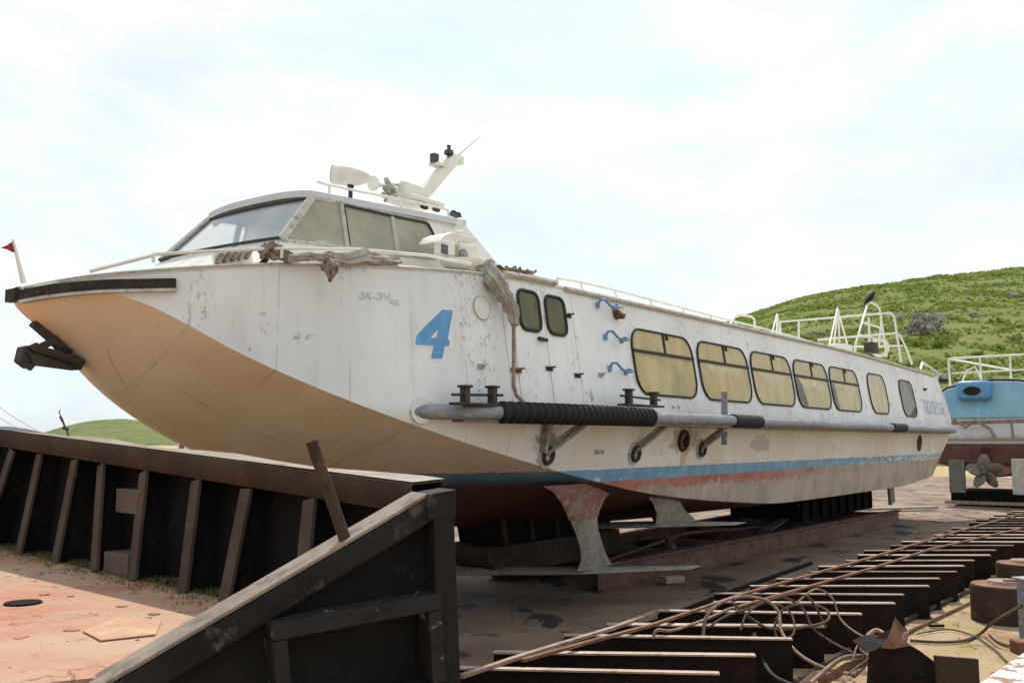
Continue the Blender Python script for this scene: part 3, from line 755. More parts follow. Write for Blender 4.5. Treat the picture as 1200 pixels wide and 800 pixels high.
rt.grid([edge+[edge[0]], edl+[edl[0]]])
whr = rt.build('wheelhouse_roof', M['whgrey'], boat, 30)
# brown peeling band under the roof front edge
b = MB(); e0 = [p-Vector((-.02,0,.06)) for p in rows_[0]]
b.grid([e0, [p+Vector((.04,0,-.055)) for p in e0]]); b.build('visor_band', M['rustlight'], whr)
# pillars
wind_b = fr_top; wind_t = [bow_(A_t, t/4, KB) for t in range(-4, 5)]
for s in (0, 1):
    f_ = (lambda p: p) if not s else mir
    MB().bar(f_(A_b), f_(A_t), .05, .06, (1,0,0)).build('corner_pillar', M['trim'], whm, 0, bevel=.008)
b = MB()
for s in (0, 1):
    f_ = (lambda p: p) if not s else mir
    for (u0,v0,u1,v1) in ((399,239,406,289),(458,251,465,298)): b.bar(f_(onwh(u0,v0)), f_(onwh(u1,v1)), .035, .04, (1,0,0))
    b.tube([f_(p) for p in sillP], .016, 6)
    b.tube([f_(onwh(*q)) for q in ((366,231),(398,237),(458,250.5),(500,259.5))], .022, 6)
b.build('window_post', M['trim'], whm, 30)
b = MB()
for s in (0, 1):
    f_ = (lambda p: p) if not s else mir
    b.tube([f_(onwh(*q, .012)) for q in ((404,241),(457,253),(497,261),(501,263),(513,286),(512,300))], .011, 6)
    b.tube([f_(onwh(*q, .012)) for q in ((402,240),(409,288))], .008, 6)
b.tube([p+Vector((-.012,0,.015)) for p in wind_b], .013, 6); b.tube([p+Vector((-.012,0,-.01)) for p in wind_t], .013, 6)
b.tube([wind_b[0], wind_t[0]], .012, 6); b.tube([wind_b[-1], wind_t[-1]], .012, 6)
b.build('window_gasket', M['gasket'], whm, 30)
MB().grid([[p+Vector((-.004,0,0)) for p in wind_b], [p+Vector((-.004,0,0)) for p in wind_t]]).build('windscreen', M['screenglass'], whm, out=(-1,0,.5))
panes = [[(331,279),(367,233),(398,239),(405,288)], [(402,239),(457,251.5),(464,297),(408,288.5)], [(460,252),(499,260),(512,286),(511,302),(466,298)]]
for s in (0, 1):
    f_ = (lambda p: p) if not s else mir
    for pq in panes:
        P_ = [f_(onwh(*q)) for q in pq]; pn = MB().add(P_, [tuple(range(len(P_)))]).build('side_pane', M['clearglass'], whm, 0, out=(0,1 if s else -1,0))
# interior: floor, rear bulkhead, starboard curtains, helm seat back
b = MB(); b.box((2.6,0,3.06), (2.0,1.4,.02)); b.build('cabin_floor', M['curtain'], whm, 0)
pq = panes[1]; P_ = [mir(onwh(*q, -.06)) for q in pq]; MB().add(P_, [tuple(range(4))]).build('side_curtain', M['thincurtain'], whm, 0)
b = MB(); p = onwh(392, 290); b.box((p.x, -.35, p.z+.02), (.06,.32,.34), Matrix.Rotation(.25, 3, 'Y')); b.build('helm_seat', M['trim'], whm, 0, bevel=.03)
b = MB(); b.box((2.0,0,3.2), (.3,1.1,.16)); b.build('dashboard', M['darkcurtain'], whm, 0, bevel=.03)
# louvred grille along the front sill
b = MB(); g0, g1 = at(253, 304, .88), at(297, 298, .84)
b.bar(g0+Vector((0,.03,.0)), g1+Vector((0,.03,.0)), .02, .12); gr = b.build('front_grille', M['white'], whm, 0)
b = MB()
for i in range(5):
    c = g0.lerp(g1, .12+.19*i)+Vector((-.012, -.005, .0)); b.bar(c-Vector((.02,0,.035)), c+Vector((.02,0,.035)), .035, .02, (1,0,0))
b.build('grille_slot', M['canvasbrown'], gr, 0)

# roof rail, searchlight, horn, radar junk, mast
P = [at(372,213,.5), at(386,217,.5), at(430,226,.5), at(470,234,.5), at(510,242,.5), at(525,246,.5)]
rail('wheelhouse_roof_rail', [P]+[[p, p+Vector((0,0,-.12))] for p in (P[1], P[3])]+[[P[-1], P[-1]+Vector((.02,0,-.1))]], .012)
sl0, sl1 = at(390, 204, .12), at(437, 209, .42)
dv = (sl1-sl0); ln = dv.length
prof = [(0,.084),(.03,.094),(.06,.089),(.25,.092),(.5,.088),(.7,.074),(.86,.05),(.96,.022),(1,.004)]
srch = MB().tube([sl0+dv*t for t, r in prof], [r*1.02 for t, r in prof], 24).build('searchlight', M['rail'], boat, 40)
MB().tube([sl0-dv*.015, sl0+dv*.02], [.085,.088], 18).build('lamp_lens', M['lens'], srch)
MB().tube([sl0+dv*.45+Vector((0,0,-.08)), sl0+dv*.45+Vector((0,0,-.13)), sl0+dv*.45+Vector((0,0,-.25))], [.035,.02,.02], 10).build('lamp_stand', M['darkmetal'], srch)
h0, h1 = at(437, 215, .15), at(466, 221, .15); dv = h1-h0
MB().tube([h0, h0+dv*.06, h0+dv*.18, h0+dv*.35, h1], [.075,.068,.03,.018,.018], 14).build('horn', M['rail'], boat)
jb = MB()
for i in range(26):
    a = at(458+rnd.uniform(-9,8), 223+rnd.uniform(-7,8), .15+rnd.uniform(-.08,.08)); c = a+Vector((rnd.uniform(-.07,.07), rnd.uniform(-.05,.05), rnd.uniform(-.07,.07)))
    jb.tube([a, c], rnd.uniform(.008,.022), 6)
jb.build('horn_motor', M['canvas'], boat)
b = MB(); p = at(477, 226, .1); b.box(p, (.27,.2,.15)); b.box(p+Vector((-.05,0,.09)), (.07,.05,.04)); b.build('junction_box', M['rail'], boat, bevel=.012)
b = MB(); p = at(487, 238, .1); b.box(p, (.5,.34,.05)); b.build('mast_foot', M['rail'], boat, bevel=.01)
m0, m1 = at(487, 238, 0), at(533, 185, 0)
mast = MB().bar(m0, m1, .12, .10, (0,1,0)).build('mast', M['rail'], boat, bevel=.015)
b = MB(); b.box(at(537, 189, 0), (.05,.12,.10)); b.build('mast_cap', M['rail'], mast, bevel=.006)
b = MB(); p = at(514, 194, 0); b.box(p, (.16,.14,.025)); b.bar(p, at(518, 203, 0), .03, .06); b.build('lamp_bracket', M['rail'], mast)
b = MB(); p = at(509, 191, 0); b.tube([p, p+Vector((0,0,.025)), p+Vector((0,0,.09)), p+Vector((0,0,.10))], [.045,.05,.05,.035], 12); b.build('masthead_lamp', M['lens'], mast)
b = MB(); p = at(526, 181, 0); b.tube([p+Vector((.02,0,-.04)), p], .025, 8); b.tube([p, p+Vector((0,0,.012)), p+Vector((0,0,.04)), p+Vector((0,0,.05))], [.05,.055,.05,.03], 12); b.tube([p+Vector((0,0,.05)), p+Vector((0,0,.10)), p+Vector((0,0,.11))], [.02,.022,.01], 8); b.build('anchor_lamp', M['lens'], mast)
MB().tube([at(536,183,0), at(563,160,0)], [.007,.003], 5).build('whip_antenna', M['trim'], mast)
b = MB()
for u, v in ((497,243),(511,246),(531,252),(536,254)): MB().tube([at(u,v,.3), at(u+1,v-4,.3)], [.045,.03], 8).build('roof_fitting', M['darkmetal'], boat)

# side-light cluster beside the wheelhouse
sc_ = MB(); p = at(540, 292, 1.05)
hood = [at(516,283,1.1), at(522,275,1.1), at(530,272,1.1), at(560,279,1.1), at(559,285,1.1), at(537,283,1.1), at(536,288,1.1)]
sc_.prism(hood, (0,.26,0)); sld = sc_.build('side_light_hood', M['rail'], boat, bevel=.006)
b = MB(); b.box(at(521, 292, 1.1), (.13,.14,.12)); b.build('lamp_box', M['rail'], sld, bevel=.01)
b = MB(); b.box(at(521, 292, 1.175), (.09,.012,.085)); b.build('lamp_lens', M['lens'], sld, bevel=.006)
b = MB(); b.box(at(545, 296, 1.1), (.24,.1,.14)); b.build('speaker_box', M['rail'], sld, bevel=.01)
q0 = at(542, 299, 1.155); b = MB(); b.tube([q0, q0+Vector((0,-.02,0)), q0+Vector((0,-.021,0))], [.055,.055,.0], 14); b.tube([q0+Vector((0,-.02,0)), q0+Vector((0,-.028,0))], .018, 8); b.build('speaker_grille', M['tubemetal'], sld)
bw = []
for i in range(7):
    t = i/6; z = .1*t; r = .20*math.sqrt(max(0, 1-(1-t)**2)); bw.append((z, r))
c0 = at(541, 319, 1.1); MB().tube([c0+Vector((0,0,z)) for z, r in bw], [r+.002 for z, r in bw], 14).build('lamp_bowl', M['rail'], sld)
b = MB(); p = at(538, 270, 1.0); b.tube([p, p+Vector((0,0,.03)), p+Vector((0,0,.035)), p+Vector((0,0,.10)), p+Vector((0,0,.11))], [.05,.05,.032,.034,.02], 12); b.build('pedestal_lamp', M['rail'], sld)

# ---- foils and struts under the hull
def foil(name, lead, chord, th, mat):
    rows = []
    for (x, y, z), c in zip(lead, chord):
        prof = [(0,0),(.08,.5),(.3,1),(.6,.8),(1,.04),(.6,-.15),(.3,-.2),(.08,-.2)]
        rows.append([Vector((x+c*px, y, z+th*pz*c)) for px, pz in prof])
    m = MB().grid(rows, closed=True); n_ = len(rows[0]); k_ = len(m.v)
    m.f += [tuple(range(n_)), tuple(range(k_-1, k_-n_-1, -1))]
    return m.build(name, mat, boat, 40)
foil('bow_foil', [(6.35,1.95,.37),(5.4,1.1,.35),(4.55,0,.33),(5.28,-1.1,.345),(6.1,-1.95,.375)], [.25,.62,.75,.66,.36], .07, M['alloy'])
foil('upper_foil', [(6.9,2.0,.75),(6.35,1.1,.735),(6.02,.55,.725),], [.4,.8,.9], .05, M['alloy'])
foil('upper_foil', [(6.02,-.55,.72),(6.12,-.75,.725),(6.45,-1.2,.735),(7.05,-2.05,.765)], [.5,.95,.95,.42], .05, M['alloy'])
def strut(name, secs, mat, y, th=.05):
    m = MB(); rows = []
    for (x0, x1, z, yy) in secs:
        L = x1-x0; rows.append([Vector((x0, yy, z)), Vector((x0+.25*L, yy-th/2, z)), Vector((x0+.6*L, yy-th/2, z)), Vector((x1, yy, z)), Vector((x0+.6*L, yy+th/2, z)), Vector((x0+.25*L, yy+th/2, z))])
    m.grid(rows, closed=True); m.f += [(5,4,3,2,1,0)]
    return m.build(name, mat, boat, 40)
def prs(pxs, b0, b1):  # (u0,v0,u1,v1) rows -> stations, leaning inboard from b0 to b1
    out = []
    for k, (u0, v0, u1, v1) in enumerate(pxs):
        b_ = b0+(b1-b0)*k/(len(pxs)-1); a, c = at(u0, v0, b_), at(u1, v1, b_); out.append((a.x, c.x, (a.z+c.z)/2, -b_))
    return out
S1u = prs([(636,566,728,566),(648,574,725,572),(657,586,710,584),(664,600,703,598),(666,608,701,606)], 1.46, 1.30)
S1l = prs([(668,608,700,606),(674,622,701,620),(680,640,706,638),(681,655,711,652),(676,667,717,664)], 1.30, 1.14)
for s in (1, -1):
    strut('bow_strut', [(a, b, z, y*s) for a, b, z, y in S1u], M['strutred'], 0, .09)
    strut('bow_strut', [(a, b, z, y*s) for a, b, z, y in S1l], M['alloy'], 0, .06)
S2 = prs([(752,566,838,566),(757,578,800,576),(766,590,797,588),(770,601,803,599),(768,613,815,611)], 1.52, 1.32)
for s in (1, -1): strut('mid_strut', [(a, b, z, y*s) for a, b, z, y in S2], M['alloy'], 0, .06)
b = MB(); b.bar((18.0,-.9,.98), (18.1,-.9,.38), .34, .06, (0,1,0)); MB().bar((17.6,-.3,.9), (17.65,-.3,.55), .2, .08, (0,1,0)).build('shaft_bracket', M['alloy'], boat, 0, bevel=.01); b.build('rudder', M['alloy'], boat, 0, bevel=.01)
b = MB(); b.bar((18.0,.9,.98), (18.1,.9,.38), .34, .06, (0,1,0)); b.build('rudder', M['alloy'], boat, 0, bevel=.01)

# ---- things that rest on or hang from the boat
def wtree(name, label, cat): return tag(empty(name, ORG, ROTZ), label, cat)
def cloth_roll(pts, rad, seed, flat=.75, n=40, sub=26):
    r_ = random.Random(seed); pts = [Vector(p) for p in pts]; P, Rr = [], []
    for i in range(len(pts)-1):
        for k in range(sub):
            t = k/sub; P.append(pts[i].lerp(pts[i+1], t)); Rr.append(rad[i]+(rad[i+1]-rad[i])*t)
    P.append(pts[-1]); Rr.append(rad[-1]*.6)
    m = MB().tube(P, Rr, n)
    vs = []; ph = [r_.uniform(0, 6.28) for _ in range(4)]
    for iv, v in enumerate(m.v):
        if iv >= len(P)*n: vs.append(v); continue
        row, jj = divmod(iv, n); th_ = 2*math.pi*jj/n; sl_ = row/sub
        k_ = 1+.22*math.sin(3*th_+ph[0]+1.3*sl_)+.16*math.sin(7*th_+ph[1]-2.1*sl_+1.2*math.sin(sl_*3))+.10*math.sin(13*th_+ph[2]+3*sl_)+.12*math.sin(9*sl_+2*th_+ph[3])
        c_ = P[row]; q = c_+(Vector(v)-c_)*k_; o_ = Vector((seed,0,0))
        rg = lambda f: 1-2*abs(noise.noise(Vector((q.x*f*.7, q.y*f, q.z*f*.8))+o_))
        d = noise.noise_vector(q*6+o_)*.020+noise.noise_vector(q*14)*.008+noise.noise_vector(q*3+o_)*(.014*rg(16)+.014*rg(31)+.010*rg(60))
        vs.append(tuple(q+d))
    m.v = vs; return m
def put(m, name, mat, label, cat, ang=25):
    o = m.build(name, mat, None, ang); o.location = ORG; o.rotation_euler.z = ROTZ; return tag(o, label, cat)
put(cloth_roll([at(304,301,1.15), at(313,293,1.15), at(325,295,1.15), at(340,303,1.2)], [.022,.042,.044,.022], 3), 'tarpaulin', M['canvasbrown'], 'brown crumpled tarpaulin bundled by the foot of the windscreen', 'tarpaulin')
put(cloth_roll([at(340,300,1.28), at(365,302,1.3), at(395,304,1.32), at(430,303,1.36), at(468,305,1.4)], [.024,.028,.034,.048,.034], 11), 'tarpaulin', M['canvas'], 'long grey tarpaulin rolled along the gunwale under the wheelhouse windows', 'tarpaulin')
m = cloth_roll([at(383,304,1.38), at(388,312,1.47), at(388,322,1.5), at(386,331,1.5)], [.05,.045,.03,.012], 5, sub=20)
put(m, 'canvas_rag', M['canvasbrown'], 'small brown canvas rag hanging over the gunwale above the lettering', 'rag')
m = cloth_roll([at(555,317,1.42), at(572,316,1.5), at(580,330,1.63), at(592,348,1.66), at(601,366,1.68), at(603,384,1.69)], [.04,.062,.060,.055,.042,.026], 17)
put(m, 'tarpaulin', M['canvas'], 'crumpled grey tarpaulin draped down the hull beside the double door', 'tarpaulin')
m = MB(); rr = random.Random(4)
for k in range(7):
    P = []; u, v = rr.uniform(568, 585), rr.uniform(312, 318)
    for i in range(12):
        P.append(at(u, min(322, max(307, v+.06*(u-575)+rr.uniform(-3, 3))), 1.38+rr.uniform(-.06,.06))); u += rr.uniform(2, 5.5)
    m.tube(P, .014, 5)
put(m, 'rope_heap', M['rope'], 'tangled rope heap on the roof edge above the double door', 'rope', 60)
m = MB().tube([at(602,380,1.70), at(602,400,1.72), at(602,432,1.76), at(602,452,1.79), at(605,463,1.84), at(613,471,1.9)], .017, 8)
put(m, 'drain_hose', M['hose'], 'thin brown hose running down the hull from the draped tarpaulin', 'hose')
# flagstaff and pennant on the stem (part of the boat)
f0 = at(28, 332, 0); f1 = at(15, 281, 0)
fs = MB().tube([f0, f0.lerp(f1, .6), f1], [.02,.013,.009], 8).build('flagstaff', M['rail'], boat)
fl = []
for i in range(6):
    t = i/5; w = (1-t)*.5; a = f1+(f0-f1)*.04; c = f1+(f0-f1)*.30
    tip = at(1, 290.5, .04); pt, pb = a.lerp(tip, t), c.lerp(tip, t); off = Vector((0, .012*math.sin(t*7), 0)); fl.append([pt+off, pb+off])
o = MB().grid(fl).build('pennant', M['red'], fs); mo = o.modifiers.new('thick', 'SOLIDIFY'); mo.thickness = .003
# anchor
anc = wtree('anchor', 'black folding anchor hanging in brackets at the stem of the hydrofoil', 'anchor')
def bx(a, c, w, h, m, up=(0,0,1)): m.bar(a, c, w, h, up)
m = MB(); m.tube([at(36,416,0), at(60,420,0), at(92,428,0)], [.05,.045,.035], 10); m.tube([at(36,408,.06), at(62,414,.06), at(94,424,.05)], .03, 8); m.build('shank', M['darkmetal'], anc)
m = MB(); m.box(at(35,418,.02), (.10,.09,.12)); m.prism([at(24,423,.07), at(28,406,.07), at(37,404,.07), at(42,425,.07), at(36,432,.07)], (0,.10,0)); m.build('anchor_crown', M['darkmetal'], anc, 0, bevel=.01)
m = MB()
for s in (-.02, .09): m.prism([at(33,406,s), at(44,401,s), at(46,405,s), at(41,412,s)], (0,.03,0)); m.prism([at(29,424,s), at(42,428,s), at(37,434,s), at(32,431,s)], (0,.03,0))
m.prism([at(34,412,.10), at(60,420,.10), at(88,431,.09), at(86,434,.09), at(40,428,.10)], (0,.02,0)); m.build('fluke', M['darkmetal'], anc, 0)
m = MB(); m.bar(at(46,407,.02), at(66,398,.02), .05, .045); m.bar(at(60,396,0), at(80,416,0), .06, .06); m.bar(at(38,378,0), at(64,401,0), .06, .045); m.bar(at(66,412,.0), at(82,415,0), .06, .07); m.bar(at(80,420,0), at(94,429,0), .10, .07); m.build('anchor_bracket', M['darkmetal'], anc, 0, bevel=.006)
# bird on the ladder frame
p = at(1019, 354, 1.0)
bv = MB(); c = lambda du, dv_: at(1019+du, 354+dv_, 1.0)
bv.tube([c(-6.5,3), c(-3.5,-1.5), c(-.5,-4.5), c(2,-7.5), c(3.6,-9.6), c(4.6,-10.4), c(6,-10.2)], [.012,.04,.066,.06,.04,.04,.012], 12)
bv.tube([c(6,-10.2), c(8.2,-9.2)], [.014,.003], 6)
bv.tube([c(-1,-3), c(-.6,0), c(.4,.2)], .009, 5); bv.tube([c(.6,-4), c(.8,0), c(1.8,.3)], .009, 5)
put(bv, 'crow', M['bird'], 'black crow perched on top of the ladder frame on the roof', 'bird', 60)

# ---------------------------------------------------------------- cradle under the boat
cr = tag(empty('boat_cradle', ORG, ROTZ), 'rusty steel cradle of long beams and dark blocks holding up the hydrofoil', 'cradle')
def w2l(P):
    dx, dy = P.x, P.y
    return Vector((dx*ST+dy*CT-S0, -dx*CT+dy*ST-DC, P.z))
fa, fb = w2l(onz(720,690,0)), w2l(onz(1053,614,0))
dirf = (fb-fa).normalized(); fa2 = fa-dirf*.35
for s in (1, -1):
    m = MB(); a, b_ = Vector((fa2.x, fa2.y*s, .01)), Vector((fb.x, fb.y*s, .01))
    z = .30
    m.bar(a+Vector((0,0,.15)), b_+Vector((0,0,.13)), .02, .27); m.bar(a+Vector((0,0,.292)), b_+Vector((0,0,.272)), .13, .022); m.bar(a+Vector((0,0,.008)), b_+Vector((0,0,.004)), .13, .016)
    m.build('side_beam', M['beam'], cr, 0)
for x in (7.6, 8.8, 10.2, 12.2, 14.2, 16.2, 17.4):
    t = (x-fa.x)/(fb.x-fa.x); y = abs(fa.y+(fb.y-fa.y)*t)
    MB().bar((x, -y, .13), (x, y, .13), .09, .2).build('cross_beam', M['beam'], cr, 0)
m = MB(); m.tube([(6.6,-.7,.33),(9,-.55,.45),(12,-.6,.33)], .015, 6); m.tube([(7,.7,.3),(10,-.5,.4)], .02, 6); m.bar((8.2,-.75,.3),(8.6,-.2,.8), .07,.07); m.bar((11,-.9,.36),(13.5,-.3,.36), .16,.02); m.build('brace', M['beam'], cr, 0)
# block under the forefoot: shoe with a rounded toe and ribbed plates above
m = MB(); sh = [(4.75,.60),(4.77,.52),(4.83,.43),(4.93,.355),(5.07,.31),(7.5,.31),(7.5,.60)]
m.prism([(x, -.35, z) for x, z in sh], (0,.7,0)); m.build('front_shoe', M['rustdark'], cr, 30)
m = MB(); m.prism([(5.10,-.28,.603),(7.4,-.28,.603),(7.4,-.28,.86),(5.0,-.28,.98)], (0,.56,0)); m.build('front_block', M['rustblack'], cr, 0)
m = MB()
for i in range(5): MB().bar((5.15+.5*i,-.305,.603),(5.08+.5*i,-.305,.95), .04,.05,(1,0,0)).build('rib', M['rustdark'], cr, 0)
m = MB(); m.prism([(13.2,-.62,.32),(17.6,-.62,.30),(17.6,-.62,.82),(13.2,-.62,.78)], (0,1.24,0)); m.build('rear_block', M['rustblack'], cr, 0)
m = MB()
for i in range(9): MB().bar((13.3+.52*i,-.645,.32),(13.3+.52*i,-.645,.78), .05,.05,(1,0,0)).build('rib', M['rustblack'], cr, 0)
# white block on the slip by the foil
p = onz(788, 684, 0); m = MB(); m.box((0,0,.045), (.28,.12,.08), Matrix.Rotation(.5, 3, 'Z')); o = m.build('wood_block', M['plank'], ang=0, bevel=.008); o.location = p+Vector((0,0,.008)); tag(o, 'short pale wooden block lying on the slipway below the bow foil', 'block')

# ---------------------------------------------------------------- second boat, stern on, beyond the first
b2 = empty('beached_boat', l2w((24.2,-1.85,0)), ROTZ-R(7))
tag(b2, 'second boat seen stern on, with blue transom, bare propeller and twin rudders', 'boat')
sec = [(0,.75),(.7,.95),(1.45,1.12),(1.62,1.62),(1.70,1.72),(1.60,2.3),(1.46,2.95),(1.30,3.12),(.8,3.28),(0,3.34)]
ring0 = [(-y, z) for y, z in reversed(sec)]+[(y, z) for y, z in sec[1:-1]]
rows = []
for x, k, dz in ((0,1,0),(.02,1,0),(6,1,0),(14,.95,.05),(18,.6,.3),(20,.1,.9)):
    rows.append([Vector((x+(.35*(z-1.7) if 1.7 < z and x < 1 else (-.15*(1.7-z) if x < 1 else 0)), y*k, max(z, .75+dz))) for y, z in ring0])
m = MB().grid(rows, closed=True); n_ = len(ring0); m.f.append(tuple(range(n_)))
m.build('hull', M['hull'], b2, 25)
tr = [(-1.36,2.30),(1.36,2.30),(1.30,2.95),(1.12,3.07),(.6,3.19),(0,3.23),(-.6,3.19),(-1.12,3.07),(-1.30,2.95)]
X_ = lambda z: .35*(z-1.7)-.012
m = MB(); m.prism([(X_(z), y, z) for y, z in tr], (-.01,0,0)); m.build('transom_panel', M['bluepanel'], b2, 0)
m = MB(); arch = [(-1.5,2.35),(-1.42,2.95),(-1.2,3.13),(-.6,3.26),(0,3.30),(.6,3.26),(1.2,3.13),(1.42,2.95),(1.5,2.35)]
m.tube([(X_(z)-.02, y, z) for y, z in arch], .025, 6); m.build('transom_rim', M['gasket'], b2)
m = MB(); m.box((.32,.45,3.02), (.42,.84,.50)); bb = m.build('engine_box', M['boxblue'], b2, bevel=.09)
m = MB(); m.tube([(.10+.0*i, .45+.20*math.cos(a), 3.0+.10*math.sin(a)) for i, a in enumerate([2*math.pi*k/16 for k in range(16)])], .02, 6, closed=True); m.prism([(.104, .45+.20*math.cos(a), 3.0+.10*math.sin(a)) for a in [2*math.pi*k/16 for k in range(16)]], (-.006,0,0)); m.build('outlet_hole', M['rubber'], bb)
m = MB(); m.bar((.02,-1.72,1.78),(.02,1.72,1.78), .09,.09); m.build('stern_fender', M['trim'], b2, 0, bevel=.02)
m = MB(); m.bar((-.0,-1.5,2.2),(.0,1.0,2.16), .05,.10); m.bar((-.02,-.5,2.2),(-.1,-.55,1.75), .05,.07,(1,0,0)); m.tube([(-.03,.9,2.25),(-.06,.6,2.05),(-.04,.35,2.22),(-.06,0,2.0),(-.06,-.1,1.8)], .04, 6); m.build('stern_strap', M['canvasbrown'], b2, 30)
M['hullred'] = worn('dark_red_bottom_paint', (.09,.03,.025), (.13,.055,.04), (.05,.03,.025), 2, (.5,.66), .8, .3)
m = MB(); m.prism([(-.17,-1.5,1.12),(-.17,1.5,1.12),(-.03,1.66,1.62),(-.03,-1.66,1.62)], (-.02,0,0)); m.build('lower_transom', M['hullred'], b2, 0)
m = MB(); m.bar((-.12,.1,1.5),(-.16,.1,.95), .20,.12,(1,0,0)); m.tube([(-.14,.1,1.5),(-.24,.1,1.46)], .10, 12); m.build('shaft_bracket', M['hullred'], b2)
pr = MB(); hubc = Vector((-.32,.1,.90)); pr.tube([hubc+Vector((.14,0,0)), hubc+Vector((.02,0,0)), hubc+Vector((-.09,0,0))], [.07,.08,.03], 12)
for k in range(5):
    a = 2*math.pi*k/5+.3; rows = []
    for i in range(7):
        r = .05+.41*i/6; w = .20*math.sin(math.pi*min(.97, .18+.72*i/6))
        row = []
        for j in range(5):
            t = j/4-.5; aa = a+t*w*2/max(.16, r)*.8; row.append(hubc+Vector((t*w*.8, r*math.cos(aa), r*math.sin(aa))))
        rows.append(row)
    pr.grid(rows)
o = pr.build('propeller', M['propbronze'], b2, 50, recalc=False); mo = o.modifiers.new('thick', 'SOLIDIFY'); mo.thickness = .012
m = MB(); m.tube([(2.5,.1,1.1),(-.25,.1,.90)], .035, 8); m.build('propeller_shaft', M['alloy'], b2)
M['greyrud'] = worn('grey_green_rudder_paint', (.13,.125,.11), (.18,.17,.145), (.08,.07,.06), 3, (.55,.7), .6, .2)
m = MB(); m.box((-.25,.80,.78), (.08,.40,.86)); m.build('rudder', M['greyrud'], b2, bevel=.02)
m = MB(); m.box((-.25,-.74,.80), (.08,.44,.90)); o = m.build('rudder', M['trim'], b2, bevel=.02)
for o_, mt_ in ((b2, None),): pass
def b2rail():
    m = MB(); z = 3.95; L = [(.9,1.25,3.15),(.85,1.25,z-.06),(.9,1.2,z)]
    m.tube(L+[(.9,-1.2,z),(.85,-1.25,z-.06),(.9,-1.25,3.15)], .03, 6)
    for y in (.45,-.3): m.tube([(.9,y,3.2),(.9,y,z)], .025, 6)
    m.tube([(.9,1.2,3.55),(.9,-1.2,3.55)], .022, 6); m.tube([(.9,1.25,z),(7,1.25,z)], .03, 6)
    m.tube([(.85,.95,3.2),(.9,.8,3.6),(.95,.6,3.7),(.95,.4,3.2)], .025, 6)
    return m.build('stern_rail', M['rail'], b2)
b2rail()
# keel block it sits on
m = MB(); m.box((.9,-.2,.21), (1.6,2.6,.36)); o = m.build('keel_block', M['rustblack'], ang=0, bevel=.01); o.location = b2.location; o.rotation_euler.z = ROTZ-R(7); o.location.z = .008; tag(o, 'dark timber keel block under the stern of the second boat', 'block')
m = MB(); m.bar((-.35,1.1,.10),(-.35,-1.4,.12), .08,.08); o = m.build('steel_bar', M['rustlight'], ang=0); o.location = b2.location+Vector((0,0,.01)); o.rotation_euler.z = ROTZ-R(7); tag(o, 'pale rusty steel bar on the ground under the propeller', 'bar')

# ---------------------------------------------------------------- left bulwark of the pontoon
bw_ = tag(empty('pontoon_bulwark', (C0.x, C0.y, ZL)), 'dark rusty bulwark with leaning ribs along the left deck', 'bulwark')
def bl(s, off, z): p = C0+BD*s+BN*off; return Vector((p.x-C0.x, p.y-C0.y, z-ZL))
def topz(s): return EYE-.23*K+.052*s
LEAN = .16*K
ss = [i*.3 for i in range(0, 31)]
sp = [.15]+ss[1:]; ss = [.19]+ss[1:]
m = MB(); m.grid([[bl(s, .15*K, .02) for s in sp], [bl(s, .24*K, ZL) for s in sp], [bl(s, LEAN+.19*K, topz(s)-.012) for s in sp]]); o = m.build('shell_plate', M['rustblack'], bw_, 0); mo = o.modifiers.new('t', 'SOLIDIFY'); mo.thickness = .01
CW = .20*K
m = MB(); m.grid([[bl(s, LEAN-.03*K, topz(s)-.145*K) for s in ss], [bl(s, LEAN-.02*K, topz(s)) for s in ss], [bl(s, LEAN+CW, topz(s)+.008*math.sin(s*5)) for s in ss], [bl(s, LEAN+CW, topz(s)-.03) for s in ss]])
o = m.build('cap_rail', M['rustdark'], bw_, 20); mo = o.modifiers.new('t', 'SOLIDIFY'); mo.thickness = .006
m = MB(); m.grid([[bl(s, LEAN-.005, topz(s)+.005) for s in ss], [bl(s, LEAN+CW+.003, topz(s)+.006+.008*math.sin(s*5)) for s in ss]]); m.build('cap_plate', M['cap'], bw_, 0)
def onwall(u, v, off=0):           # point of the bulwark foot line seen at that pixel
    p = onz(u, v, ZL); return (p-Vector((C0.x, C0.y, ZL))).dot(BD)
ribpx = [(22,650,46,528),(51,661,87,537),(94,672,118,541),(142,682,168,552),(207,695,229,564),(264,705,288,574),(350,725,362,588),(-22,640,14,524)]
def rib(s0, s1):
    a, c = bl(s0, 0, ZL), bl(s1, LEAN*.9, topz(s1)-.16*K)
    rb = MB().bar(a, c, .115*K, .014, BN).build('rib', M['ribsteel'], bw_, 0)
    MB().bar(a+BN*.115*K, c+BN*.10*K, .012, .20*K, BN).build('rib_web', M['rustblack'], rb, 0)
M['ribsteel'] = worn('brown_rusty_rib_steel', (.060,.041,.032), (.095,.066,.051), (.14,.065,.038), 5, (.58,.72), .85, .4, spec=.12)
for ub, vb, ut, vt in ribpx:
    s0 = onwall(ub, vb)
    r = ray(ut, vt); d0 = (C0+BN*(LEAN*.85)).dot(BN); t = d0/(r[0]*BN.x+r[1]*BN.y); pt = Vector((r[0]*t, r[1]*t, 0)); rib(s0, (pt-C0).dot(BD))
for k in range(5): rib(4.35+k*.57, 4.28+k*.57)
s0 = onwall(142, 682); s1 = onwall(94, 672); M['boxsteel'] = worn('brown_rusty_box_steel', (.085,.056,.043), (.12,.08,.062), (.16,.07,.042), 6, (.55,.7), .8, .4)
